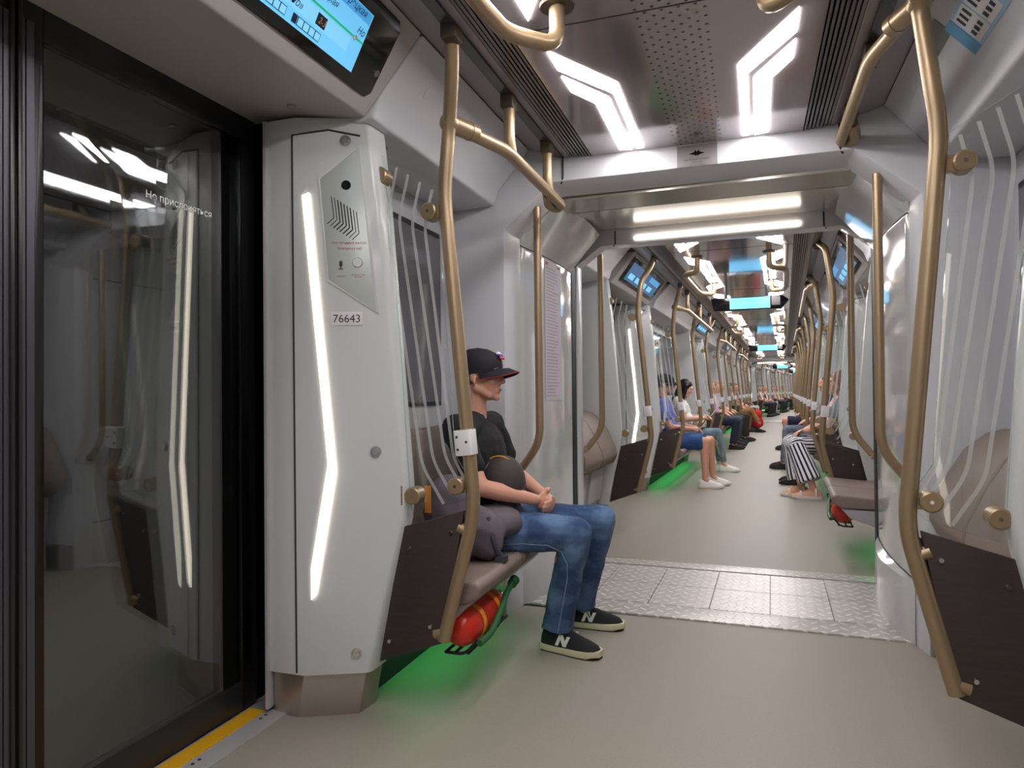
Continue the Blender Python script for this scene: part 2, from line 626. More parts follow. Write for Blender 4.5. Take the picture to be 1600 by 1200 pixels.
def partition(car, s, v, d, label, group=None, skip=()):
    dd = 1 if d == -1 else -1
    ra = .95
    X = XF(s, dd, ra)
    def mk(r):
        w = MB()
        w.prism([(.955, -.014, .665), (.71, -.014, .736), (.80, -.014, .262), (1.06, -.014, .166)], (0, .018, 0))
        lp = build('lower_panel', w, WOOD, r, X, bevel=.003)
        for a, z in ((.925, .590), (.760, .655), (1.005, .250), (.842, .318)):
            q = MB(); q.cyl((a, -.014, z), (a, -.021, z), .009, .007, 14)
            build('screw', q, CHROME, lp, X)
        b = MB()
        b.prism([(.93, .006, .655), (.70, .006, .715), (.785, .006, .285), (1.03, .006, .19)], (0, .014, 0))
        bp = build('backing_plate', b, WOOD, r, X)
        for a, z in ((.90, .56), (.755, .60)):
            q = MB(); q.cyl((a, .020, z), (a, .026, z), .009, .007, 14)
            build('screw', q, CHROME, bp, X)
        g = MB()
        poly = [(1.042, 2.036), (.800, 1.892), (.806, 1.79), (.747, .93), (.700, .856), (.700, .79), (.722, .768), (.915, .708), (.925, .76), (.960, 1.3), (1.005, 1.85)]
        n = len(poly)
        y0, y1 = -.004, .004
        g.add([(a, y0, z) for a, z in poly] + [(a, y1, z) for a, z in poly],
              [list(range(n)), list(range(n, 2 * n))[::-1]], 0)
        g.add([(a, y0, z) for a, z in poly] + [(a, y1, z) for a, z in poly],
              [(i, (i + 1) % n, n + (i + 1) % n, n + i) for i in range(n)], 1)
        S = [((.968, 1.978), (1.010, 1.800), (.876, .890), (.852, .735)),
             ((.922, 1.947), (.962, 1.790), (.831, .905), (.792, .752)),
             ((.875, 1.914), (.910, 1.773), (.785, .920), (.745, .770)),
             ((.827, 1.881), (.859, 1.755), (.752, .915), (.712, .80))]
        S = [(a, b_, c, (c[0] + (e[0] - c[0]) - .0, e[1])) for a, b_, c, e in S]
        # the run below the lower bend turns towards the aisle
        S = [(a, b_, c, (c[0] - .085 + .014 * i, c[1] - .135 + .022 * i)) for i, (a, b_, c, e) in enumerate(S)]
        for pts in S:
            pp = [Vector((a, 0, z)) for a, z in pts]
            path = [pp[0]]
            for i in (1, 2):
                a_, b_, c_ = pp[i - 1], pp[i], pp[i + 1]
                q0 = b_ + (a_ - b_).normalized() * .045
                q2 = b_ + (c_ - b_).normalized() * .045
                for k in range(5):
                    t = k / 4
                    path.append(q0 * (1 - t) ** 2 + b_ * 2 * t * (1 - t) + q2 * t * t)
            path.append(pp[-1])
            L, R = [], []
            for i, p in enumerate(path):
                t = (path[min(i + 1, len(path) - 1)] - path[max(i - 1, 0)]).normalized()
                nn = Vector((t.z, 0, -t.x)) * .0058
                L.append(p + nn + Vector((0, -.0052, 0)))
                R.append(p - nn + Vector((0, -.0052, 0)))
            m = len(path)
            g.add(L + R, [(i, i + 1, m + i + 1, m + i) for i in range(m - 1)], 2)
        me_o = build('glass_panel', g, [CLEAR, EDGE, FROST], r, X)
        for a, z, t in ((1.030, 1.950, .040), (.835, 1.800, -.040), (.905, .782, .040), (.737, .822, -.04)):
            q = MB()
            q.cyl((a, -.026, z), (a, .022, z), .031, .031, 24)
            q.cyl((a, -.030, z), (a, -.026, z), .026, .031, 24)
            q.box(min(a, a + t * 1.5), max(a, a + t * 1.5), -.010, .012, z - .024, z + .024)
            if t > 0:
                q.box(a + .038, a + .075, -.030, -.022, z - .034, z + .034)
            gc = build('glass_clamp', q, BRONZE, r, X)
            q = MB(); q.cyl((a, -.0312, z), (a, -.0302, z), .006, n=6)
            build('screw', q, CHROME, gc, X)
    return place('glass_partition', (s, d), car.at(s * ra, v), label, 'partition', group, mk, skip)

def hpole(car, s, v, d, label, bar=0., full=True, group=None, skip=(), sleeve=True):
    dd = 1 if d == -1 else -1
    ra = .75
    X = XF(s, dd, ra)
    def mk(r):
        t = MB()
        lo = [(.675, 0, .740), (.798, 0, .270)] if full else [(.675, 0, .740), (.735, 0, .50), (.80, 0, .40)]
        top = [(.665, -.19, 2.36), (.69, -.13, 2.25), (.755, -.01, 2.11), (.782, 0, 1.86)] if s == -1 else [(.668, -.14, 2.37), (.69, -.10, 2.33), (.728, -.01, 2.28), (.778, 0, 1.895)]
        JZ = top[2]
        t.tube(top + lo, .0245, 16, fil=.07)
        if full:
            t.cyl((.70, 0, .66), (.735, 0, .675), .020, n=12)
            t.cyl((.79, 0, .30), (.83, 0, .29), .022, n=12)
        build('pole', t, BRONZE, r, X)
        b = MB()
        b.box(.638, .692, -.225, -.16, 2.30, 2.40)
        build('rail_bracket', b, BRONZD, r, X, bevel=.006)
        sl = MB()
        c = Vector((.707, 0, .975))
        ax = Vector((-.107, 0, -1.12)).normalized() * -1
        w = Vector((ax.z, 0, -ax.x))
        P = []
        for k in range(20):
            an = 2 * PI * k / 20
            e = lambda q: math.copysign(abs(q) ** .35, q)
            P.append(c + w * e(math.cos(an)) * .034 + Vector((0, 1, 0)) * e(math.sin(an)) * .034 - ax * .045)
        sl.prism(P, ax * .09)
        sv = build('sleeve', sl, SLEEVE, r, X, bevel=.003) if sleeve else None
        for du, dz in ((-.018, .022), (-.018, -.022), (.016, .002)):
            dt = MB()
            q = c + w * du * -1 + ax * dz
            dt.cyl(q + Vector((0, -.0335, 0)), q + Vector((0, -.0355, 0)), .0045, n=8)
            if sleeve:
                build('rivet', dt, GROOVE, sv, X)
        if bar:
            j = MB()
            j.ball(JZ, .036, 18)
            ja, jz = JZ[0], JZ[2]
            j.capsule(JZ, .033, (ja - .04, .075, jz - .005), .031, 16)
            j.cyl((ja - .04, .075, jz - .005), (ja - .055, .105, jz - .006), .033, .030, 16)
            build('tee_joint', j, BRONZE, r, X)
            q = MB()
            q.tube([JZ, (.645, .30, jz - .012), (.643, bar, jz - .018), (.672, bar + .035, jz - .025), (.700, bar - .03, jz - .022), (.668, bar - .17, jz - .002)], .0245, 14, fil=.06)
            sb = build('side_bar', q, BRONZE, r, X)
            n = max(2, round(bar / 1.0))
            for k in range(n):
                y = .37 + (bar - .19 - .37) * k / (n - 1)
                h = MB()
                h.tube([(.66, y, 2.36), (.66, y, jz + .05), (.655, y + .02, jz - .01)], .0235, 12)
                ps = build('post', h, BRONZE, r, X)
                h = MB(); h.box(.635, .688, y - .032, y + .032, 2.29, 2.395)
                build('rail_bracket', h, BRONZD, ps, X, bevel=.006)
    return place('handrail_pole', (s, d, bar, full), car.at(s * ra, v), label, 'handrail', group, mk, skip)

def gpole(car, s, v, dd, label, group=None):
    """short grab pole on the carriage end wall; dd=1: bends back towards -v side of the wall face"""
    ra = .82
    X = XF(s, dd, ra)
    def mk(r):
        t = MB()
        t.tube([(.800, 0, 2.12), (.797, 0, .885), (.905, .015, .745)], .021, 14, fil=.13)
        t.cyl((.905, .015, .745), (.93, .02, .735), .026, n=14)
        build('pole', t, BRONZE, r, X)
    return place('gangway_grab_pole', (s, dd), car.at(s * ra, v), label, 'handrail', group, mk)

def ceiling_bar(car, s, v, ln, label, group=None):
    ra = .36
    X = XF(s, 1, ra)
    def mk(r):
        t = MB()
        t.tube([(.298, ln, 2.335), (.296, ln - .01, 2.20), (.416, ln - .135, 2.20), (.434, ln - .32, 2.20), (.434, .32, 2.20), (.416, .135, 2.20), (.296, .01, 2.20), (.298, 0, 2.335)], .0245, 14, fil=.055)
        build('bar', t, BRONZE, r, X)
        for y in (0, ln):
            f = MB(); f.cyl((.298, y, 2.331), (.298, y, 2.322), .055, .052, 24)
            build('flange', f, BRONZD, r, X)
    return place('ceiling_grab_bar', (s, round(ln, 2)), car.at(s * ra, v), label, 'handrail', group, mk)

def chevron(car, s, v, dd, label, group=None):
    """dd=1: long arm ends at +v"""
    ra = .33
    X = XF(s, dd, ra)
    def mk(r):
        A = [(.405, 0), (.220, .330), (.226, 1.07), (.257, 1.07), (.250, .412), (.405, .145)]
        B = [(.407, .205), (.276, .452), (.281, 1.075), (.340, 1.06), (.336, .482), (.404, .340)]
        for P in (A, B):
            m = MB(); m.prism([(a, y - .5, 2.331) for a, y in P], (0, 0, -.006))
            tag(build('diffuser', m, LAMPW, r, X), None)
    return place('ceiling_light', (s, dd), car.at(s * ra, v), label, 'ceiling light', group, mk)

def cushion_poly(y, fold=False):
    if fold:
        return None
    return [(.700, y, .468), (.678, y, .448), (.690, y, .405), (.74, y, .380), (1.20, y, .375), (1.22, y, .400), (1.20, y, .452), (.95, y, .448)]

def bench(car, s, v0, v1, label, fold=False, group=None, nseat=2):
    ra = 1.0
    L = v1 - v0
    X = XF(s, 1, ra)
    def mk(r):
        w = L / nseat
        for k in range(nseat):
            y = k * w + .008
            if not fold:
                m = MB(); m.prism(cushion_poly(y), (0, w - .016, 0))
                build('seat_cushion', m, SEATF, r, X, bevel=.016, seg=3)
                m = MB(); m.prism([(1.205, y, .455), (1.150, y, .50), (1.195, y, .95), (1.215, y, .985), (1.265, y, .985), (1.288, y, .90), (1.288, y, .45)], (0, w - .016, 0))
                build('seat_back', m, SEATF, r, X, bevel=.016, seg=3)
                m = MB(); m.prism([(.735, y + .02, .378), (.79, y + .02, .315), (1.02, y + .02, .235), (1.27, y + .02, .225), (1.27, y + .02, .360)], (0, w - .056, 0))
                build('seat_pan', m, SEATP, r, X, bevel=.012)
            else:
                m = MB(); m.prism([(1.288, y, .44), (1.22, y, .46), (.985, y, .535), (.955, y, .60), (.965, y, .66), (1.03, y, .80), (1.09, y, .90), (1.17, y, .965), (1.24, y, .985), (1.288, y, .97)], (0, w - .016, 0))
                build('folded_seat', m, SEATF, r, X, bevel=.016, seg=3)
                m = MB(); m.prism([(1.288, y + .04, .10), (1.10, y + .04, .22), (1.06, y + .04, .50), (1.288, y + .04, .46)], (0, w - .10, 0))
                pn = build('seat_pan', m, WALLG, r, X, bevel=.01)
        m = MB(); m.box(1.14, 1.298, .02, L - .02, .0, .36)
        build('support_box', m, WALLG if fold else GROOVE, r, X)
        if not fold:
            m = MB(); m.box(1.03, 1.135, .12, L - .12, .205, .217)
            tag(build('green_lamp_strip', m, GREENL, r, X), 'green glowing lamp strip under the seat')
    return place('bench_seat', (s, round(L, 2), fold), car.at(s * ra, v0), label, 'bench seat', group, mk)

COV = [(.815, 2.397), (.985, 2.205), (1.012, 2.128), (1.30, 2.112), (1.33, 2.40)]
HDR = [(.815, 2.397), (1.020, 2.162), (1.045, 2.137), (1.455, 2.172), (1.53, 2.172), (1.53, 2.41)]
def cover(car, s, v0, v1, label, group=None):
    L = v1 - v0
    ra = 1.1
    X = XF(s, 1, ra)
    def mk(r):
        m = MB(); m.prism([(a, 0, z) for a, z in COV], (0, L, 0))
        build('body', m, WHITE, r, X, bevel=.012, seg=3)
        m = MB()
        m.cyl((1.11, .25, 2.1235), (1.11, .25, 2.117), .016, n=16)
        build('screw_cap', m, CHROME, r, X)
        m = MB()
        for a0, z0 in ((.905, 2.2965),):
            nrm = Vector((-.749, 0, -.663))
            m.cyl(Vector((a0, .23, z0)) + nrm * .0, Vector((a0, .23, z0)) + nrm * .004, .028, n=24)
        build('lock_cover', m, WHITE, r, X)
    return place('overhead_cover', (s, round(L, 2)), car.at(s * ra, v0), label, 'overhead cover', group, mk)

def hs(y, t, off=0.):
    """point on the slanted face of the door header: y along the car, t up the slope"""
    dx = Vector((-.205, 0, .235)).normalized()
    n = Vector((-.235, 0, -.205)).normalized()
    return Vector((1.02, y, 2.162)) + dx * t + n * off

def header(car, s, v0, v1, label, live='full', group=None):
    L = v1 - v0
    ra = 1.1
    X = XF(s, 1, ra)
    flip = (s == 1)
    def mk(r):
        m = MB(); m.prism([(a, 0, z) for a, z in HDR], (0, L, 0))
        build('body', m, HEAD, r, X, bevel=.010, seg=3)
        if live != 'none':
            q = MB()
            Y0, Y1 = .10, L - .055
            poly = [(Y0 + .055, .020), (Y1 - .02, .020), (Y1, .045), (Y1 - .05, .262), (Y1 - .08, .285), (Y0, .285), (Y0 - .02, .262), (Y0 + .03, .045)]
            nv = hs(0, 0, 1) - hs(0, 0, 0)
            q.prism([hs(y, t, .0) for y, t in poly], nv * .006)
            sc = build('display_bezel', q, BLACKG, r, X, bevel=.003)
            q = MB()
            ya, yb = Y0 + .14, Y1 - .145
            q.prism([hs(y, t, .006) for y, t in ((ya, .055), (yb, .058), (yb - .055, .238), (ya - .055, .238))], nv * .002)
            scr = build('screen', q, SCREENB if live == 'full' else SCRDIM, sc, X)
            q = MB()
            q.cyl(hs(Y1 - .035, .108, .006), hs(Y1 - .035, .108, .008), .012, n=20)
            build('key_lock', q, CHROME, sc, X)
            def rc(nm, y0, y1, t0, t1, m, off=.0086, par=scr):
                b = MB(); b.prism([hs(y0, t0, off), hs(y1, t0, off), hs(y1 - .305 * (t1 - t0), t1, off), hs(y0 - .305 * (t1 - t0), t1, off)], nv * .0006)
                return build(nm, b, m, par, X)
            def tx(nm, t, size, y, tt, m, al='LEFT', bold=0):
                o = X(hs(y, tt, .0106))
                xa = Vector((0, 1, 0)) if s == -1 else Vector((0, -1, 0))
                ua = X(hs(y, tt + 1, 0)) - X(hs(y, tt, 0))
                return build(nm, text_mb(t, size, o, xa, ua, 0, al, bold), m, scr)
            if live == 'full':
                b0 = v0
                rc('header_band', ya - .05, yb - .05, .205, .236, SCREEND)
                rc('route_card', ya + .02, yb - .075, .098, .142, SCRPALE)
                rc('green_route_line', ya, yb - .028, .147, .153, SCRGREEN, .0092)
                q = MB(); q.cyl(hs(yb - .075, .150, .0086), hs(yb - .075, .150, .011), .008, n=16)
                build('stop_dot', q, TAGW, scr, X)
                for k in range(3):
                    y = yb - .20 - .16 * k
                    rc('wagon_tab', y - .125, y - .105, .066, .090, SCRTXT, .0092)
                    for j in range(4):
                        rc('wagon_box', y - .100 + .027 * j, y - .077 + .027 * j, .068, .088, SCRPALE, .0094)
                        rc('wagon_outline', y - .1025 + .027 * j, y - .0745 + .027 * j, .066, .090, SCRTXT, .0090)
                tx('lettering', 'м. «Царицыно»', .030, yb - .53, .108, SCRTXT)
                rc('exit_badge', yb - .245, yb - .200, .104, .136, SCRTXT, .0092)
                tx('badge_digits', '2-3', .026, yb - .240, .111, YELLOW)
                tx('lettering', 'Замоскворецкая', .030, yb - .33, .214, SCRTXT)
                tx('lettering', 'Новокузнецкая', .026, yb - .40, .178, SCRTXT)
                tx('lettering', 'Но', .030, yb - .085, .165, SCRTXT)
            else:
                rc('header_band', yb - .55, yb - .06, .175, .232, SCREEND)
                for k in range(4):
                    rc('route_card', ya + .08 + .3 * k, ya + .30 + .3 * k, .085, .14, SCRPALE)
        q = MB()
        q.cyl((1.25, L - .14, 2.1575), (1.25, L - .14, 2.148), .016, n=16)
        build('screw_cap', q, CHROME, r, X)
    return place('door_header', (s, round(L, 2), live), car.at(s * ra, v0), label, 'door header', group, mk)

def ceil_screen(car, v, label, group=None):
    def mk(r):
        m = MB()
        P = [(-.36, 2.19), (-.33, 2.045), (.385, 2.045), (.465, 2.14), (.40, 2.19)]
        m.prism([(x, 0, z) for x, z in P], (0, .10, 0))
        build('housing', m, BLACKG, r, bevel=.006)
        for x in (-.20, .24):
            q = MB(); q.cyl((x, .05, 2.18), (x, .05, 2.331), .018, n=12)
            build('hanger', q, DARK, r)
        for y, sgn in ((0, -1), (.10, 1)):
            q = MB(); q.box(-.155, .272, min(y, y + sgn * .003), max(y, y + sgn * .003), 2.058, 2.182)
            build('screen', q, SCREENB, r)
        q = MB(); q.box(.285, .375, -.003, 0, 2.085, 2.180)
        build('label_panel', q, STKGREY, r, bevel=.002)
    return place('ceiling_display', (), car.at(0, v), label, 'display', group, mk)

def extinguisher(car, s, v, label):
    ra = .82
    X = XF(s, 1, ra)
    def mk(r):
        m = MB()
        ya, yb = .0, .42
        rings = []
        for y, rr in ((ya, .02), (ya + .012, .05), (ya + .04, .068), (ya + .08, .072), (yb - .10, .072), (yb - .05, .062), (yb - .02, .035), (yb, .026)):
            rings.append([Vector((.785 + rr * math.cos(2 * PI * k / 22), y, .275 + rr * math.sin(2 * PI * k / 22) - .0 * y)) for k in range(22)])
        m.loft(rings)
        build('cylinder', m, REDC, r, X, angle=50)
        for y in (.11, .27):
            q = MB()
            R = []
            for k in range(24):
                an = 2 * PI * k / 24
                R.append([Vector((.785 + rr * math.cos(an), y + dy, .275 + rr * math.sin(an))) for rr, dy in ((.0735, -.014), (.0765, -.014), (.0765, .014), (.0735, .014))])
            R.append(R[0])
            q.loft(R, caps=False)
            build('strap', q, ORANGE, r, X)
        q = MB()
        q.tube([(.70, .02, .235), (.692, .12, .240), (.700, .25, .285), (.715, .36, .325), (.715, .44, .345)], .013, 12)
        q.cyl((.715, .43, .343), (.715, .47, .350), .020, .022, 14)
        build('hose', q, HOSE, r, X)
        q = MB(); q.cyl((.785, .42, .275), (.785, .47, .285), .024, .018, 14)
        build('valve', q, CHROME, r, X)
        q = MB()
        q.tube([(.72, .05, .235), (.76, .03, .185), (.84, .03, .185)], .006, 8)
        q.tube([(.72, .19, .235), (.76, .19, .185), (.84, .19, .185)], .006, 8)
        q.tube([(.72, .34, .235), (.76, .34, .185), (.84, .34, .185)], .006, 8)
        q.tube([(.715, .03, .230), (.715, .36, .230)], .006, 8)
        q.tube([(.75, .03, .190), (.75, .36, .190)], .006, 8)
        q.tube([(.80, .03, .188), (.80, .36, .188)], .006, 8)
        q.tube([(.84, .03, .185), (.84, .36, .185)], .006, 8)
        build('cradle', q, DARK, r, X)
    return place('fire_extinguisher', (s,), car.at(s * ra, v), label, 'fire extinguisher', None, mk)

# ---------------------------------------------------------------- the fixed shell of a carriage
NUM = {'window': 0, 'door': 0, 'trim': 0}
def nxt(k):
    NUM[k] += 1
    return f'{k}_{NUM[k]}'

def sbuild(name, mb, m, car, bevel=0, xf=None, parent=None):
    o = build(name, mb, m, parent, xf, bevel)
    if parent is None:
        o.matrix_basis = car.M
        o['kind'] = 'structure'
    return o

def shell(car, v0, v1, zones, doors):
    """zones: seat stretches (va, vb); doors: door stretches (va, vb)"""
    m = MB(); m.box(-1.53, 1.53, v0, v1 + (.155 if car is CAR1 else .08), -.10, 0)
    sbuild('floor', m, FLOORM, car)
    m = MB(); m.box(-.488, .488, v0, v1, 2.33, 2.36)
    sbuild('ceiling', m, CEILM, car)
    m = MB()
    k = v0
    n = int((v1 - v0) / 1.2565)
    for i in range(1, n + 1):
        y = (v1 if car is CAR1 else v0) + (-1 if car is CAR1 else 1) * (.02 + 1.25 * i)
        m.box(-.488, .488, y - .002, y + .002, 2.3285, 2.3305)
    sbuild(nxt('trim'), m, GROOVE, car)
    for s in (-1, 1):
        X = lambda p: Vector((s * p[0], p[1], p[2]))
        nm = SIDE[s]
        m = MB()
        m.prism([(.488, v0, 2.358), (.605, v0, 2.368), (.605, v0, 2.39), (.488, v0, 2.39)], (0, v1 - v0, 0))
        sbuild(nxt('trim'), m, SLATD, car, xf=X)
        m = MB()
        for j in range(7):
            a = .494 + j * .0162
            w = .0085 if j < 4 else .0105
            m.box(a, a + w, v0, v1, 2.331 + j * .0015, 2.352 + j * .0015)
        y = v0
        sbuild(nxt('trim'), m, SLAT, car, xf=X)
        m = MB()
        m.prism([(.604, v0, 2.340), (.612, v0, 2.338), (.817, v0, 2.400), (.817, v0, 2.44), (.604, v0, 2.44)], (0, v1 - v0, 0))
        sbuild('ceiling', m, SIDEC, car, xf=X)
        m = MB()
        m.prism([(.640, v0, 2.352), (.640, v0, 2.335), (.692, v0, 2.350), (.692, v0, 2.368)], (0, v1 - v0, 0))
        sbuild(nxt('trim'), m, RAILM, car, xf=X)
        m = MB()
        for va, vb in zones:
            m.box(1.30, 1.36, va, vb, 0, 2.42)
        sbuild('wall_' + nm, m, WALLG, car, xf=X)
        m = MB()
        m.box(1.60, 1.64, v0, v1, -.1, 2.45)
        sbuild('wall_' + nm, m, DARK, car, xf=X)
        for va, vb in zones:
            a, b = va + .42, vb - .10
            if vb - va > 2:
                a, b = va + .25, vb - .25
            f = MB()
            f.box(1.294, 1.301, a - .02, b + .02, 1.085, 1.985)
            fo = sbuild(nxt('window'), f, GROOVE, car, xf=X)
            f = MB(); f.box(1.288, 1.295, a, b, 1.105, 1.955)
            sbuild('pane', f, WINDG, car, xf=X, parent=fo)
        for va, vb in doors:
            mid = (va + vb) / 2
            r = None
            for (y0, y1, sg) in ((va + .12, mid - .004, 1), (mid + .004, vb - .12, -1)):
                f = MB()
                a0, a1 = 1.505, 1.545
                f.box(a0, a1, y0, y0 + .075, .012, 2.20)
                f.box(a0, a1, y1 - .075, y1, .012, 2.20)
                f.box(a0, a1, y0 + .075, y1 - .075, 2.085, 2.20)
                f.box(a0, a1, y0 + .075, y1 - .075, .012, .115)
                f.box(a0 - .012, a0, (y1 - .012) if sg == 1 else y0, y1 if sg == 1 else y0 + .012, .012, 2.19)
                dr = sbuild(nxt('door'), f, DOORF, car, xf=X, bevel=.004)
                f = MB()
                ye = y1 - .045 if sg == 1 else y0 + .005
                f.box(a0 - .006, a0 + .002, ye, ye + .016, .02, 2.12)
                f.box(a0 - .006, a0 + .002, ye + .020, ye + .040, .02, 2.12)
                sbuild('edge_profile', f, DOORE, car, xf=X, parent=dr)
                f = MB(); f.box(a0 + .004, a0 + .008, y0 + .07, y1 - .07, .11, 2.09)
                sbuild('inner_pane', f, TINT, car, xf=X, parent=dr)
                f = MB(); f.prism([(a0 + .0185, y0 + .07, .11), (a0 + .0262, y1 - .07, .11), (a0 + .0262, y1 - .07, 2.09), (a0 + .0185, y0 + .07, 2.09)], (.004, 0, 0))
                sbuild('outer_pane', f, DOORG, car, xf=X, parent=dr)
                if s == -1 and car is CAR1 and sg == -1 and vb > 1:
                    tb = text_mb('Не прислоняться', .0335, (-(a0 - .0), 1.66, 1.760), (0, 1, 0), (0, 0, 1), .0005)
                    sbuild('lettering', tb, WTXT, car, parent=dr)
            # sill in front of the doors
            f = MB()
            f.box(1.345, 1.50, va + .11, vb - .11, 0, .006)
            sl = sbuild(nxt('trim'), f, ALU, car, xf=X, bevel=.002)
            f = MB(); f.box(1.428, 1.492, va + .14, vb - .17, .006, .0085)
            sbuild('yellow_strip', f, YELLOW, car, xf=X, parent=sl)
            f = MB()
            for k in range(6):
                y = va + .25 + (vb - va - .46) * k / 5
                for dy in (-.014, .014):
                    f = MB()
                    f.cyl((1.405, y + dy, .006), (1.405, y + dy, .0072), .006, n=10)
                    if car is CAR1:
                        sbuild('rivet', f, GROOVE, car, xf=X, parent=sl)

def wallring(outer, inner, v, t):
    """half-ring (both halves) plate with an opening; inner/outer lists of (a,z) from floor to centre top"""
    mb = MB()
    for s in (-1, 1):
        n = min(len(inner), len(outer))
        for y in (v, v + t):
            mb.add([(s * a, y, z) for a, z in inner] + [(s * a, y, z) for a, z in outer],
                   [(i, i + 1, n + i + 1, n + i) for i in range(n - 1)])
        mb.add([(s * a, v, z) for a, z in inner] + [(s * a, v + t, z) for a, z in inner], [(i, i + 1, n + i + 1, n + i) for i in range(n - 1)])
    return mb

def bulkhead(car, v, sgn, label_i):
    """carriage end: wall face towards the saloon at v, throat towards the gangway at v+sgn*.17"""
    fr = [(.962, 0), (.962, 2.0), (.70, 2.222), (0, 2.222)]
    th = [(.925, 0), (.925, 1.985), (.685, 2.185), (0, 2.185)]
    fl = [(.605, 2.345), (.0, 2.345)]
    mb = MB()
    for s in (-1, 1):
        W = [(1.34, 0), (1.34, 2.42), (.70, 2.42), (0, 2.42)]
        mb.add([(s * a, v, z) for a, z in fr] + [(s * a, v - sgn * .0, z) for a, z in W],
               [(0, 1, 5, 4), (1, 2, 6, 5), (2, 3, 7, 6)])
        mb.add([(s * a, v, z) for a, z in fr] + [(s * a, v + sgn * .165, z) for a, z in th],
               [(i, i + 1, 5 + i, 4 + i) for i in range(3)])
        O = [(1.02, 0), (1.02, 2.05), (.75, 2.42), (0, 2.42)]
        mb.add([(s * a, v + sgn * .165, z) for a, z in th] + [(s * a, v + sgn * .165, z) for a, z in O],
               [(i, i + 1, 5 + i, 4 + i) for i in range(3)])
    o = sbuild('wall_front' if sgn > 0 else 'wall_back', mb, WHITE, car, bevel=.008)
    for s in (-1, 1):
        m = MB()
        P = [(s * .966, v - sgn * .001, 0), (s * 1.30, v - sgn * .001, 0), (s * 1.30, v - sgn * .016, 0), (s * .975, v - sgn * .016, 0)]
        m.prism(P, (0, 0, .17))
        sbuild(nxt('trim'), m, STEEL, car, bevel=.002)
    m = MB()
    for s in (-1, 1):
        m.tube([(s * .640, v - sgn * .003, 2.345), (s * .640, v - sgn * .003, 2.235), (s * .655, v + sgn * .02, 2.215)], .005, 6)
    sbuild(nxt('trim'), m, GROOVE, car)
    return o

def portal(car, v, sgn):
    """gangway-facing face of the next carriage with its own fascia"""
    pr = [(.912, 0), (.912, 2.01), (.74, 2.132), (0, 2.132)]
    ou = [(1.03, 0), (1.03, 2.2), (.75, 2.42), (0, 2.42)]
    mb = MB()
    for s in (-1, 1):
        mb.add([(s * a, v, z) for a, z in pr] + [(s * a, v, z) for a, z in ou], [(i, i + 1, 5 + i, 4 + i) for i in range(3)])
        mb.add([(s * a, v, z) for a, z in pr] + [(s * a, v + sgn * .13, z) for a, z in pr], [(i, i + 1, 5 + i, 4 + i) for i in range(3)])
        mb.add([(s * a, v + sgn * .13, z) for a, z in pr] + [(s * (a + .05), v + sgn * .27, z + .05 * (z > .1)) for a, z in pr], [(i, i + 1, 5 + i, 4 + i) for i in range(3)])
        W = [(1.34, 0), (1.34, 2.42), (.70, 2.42), (0, 2.42)]
        mb.add([(s * (a + .05), v + sgn * .27, z + .05 * (z > .1)) for a, z in pr] + [(s * a, v + sgn * .27, z) for a, z in W], [(i, i + 1, 5 + i, 4 + i) for i in range(3)])
    o = sbuild('wall_back' if sgn > 0 else 'wall_front', mb, WHITE, car, bevel=.004)
    m = MB()
    for s in (-1, 1):
        m.tube([(s * .640, v - sgn * .002, 2.225), (s * .640, v - sgn * .002, 2.14), (s * .655, v + sgn * .02, 2.13)], .005, 6)
    sbuild(nxt('trim'), m, GROOVE, car)
    return o

def lightbar(car, v, sgn, label):
    r = thing('gangway_light_bar', label, 'light bar', car.at(0, v))
    P = []
    for k in range(9):
        an = -PI / 2 + PI * k / 8
        P.append((.498 + .014 * math.cos(an), 0, 2.168 + .014 * math.sin(an)))
    for k in range(9):
        an = PI / 2 + PI * k / 8
        P.append((-.498 + .014 * math.cos(an), 0, 2.168 + .014 * math.sin(an)))
    m = MB(); m.prism(P, (0, -sgn * .008, 0))
    build('diffuser', m, LAMPB, r)
    return r

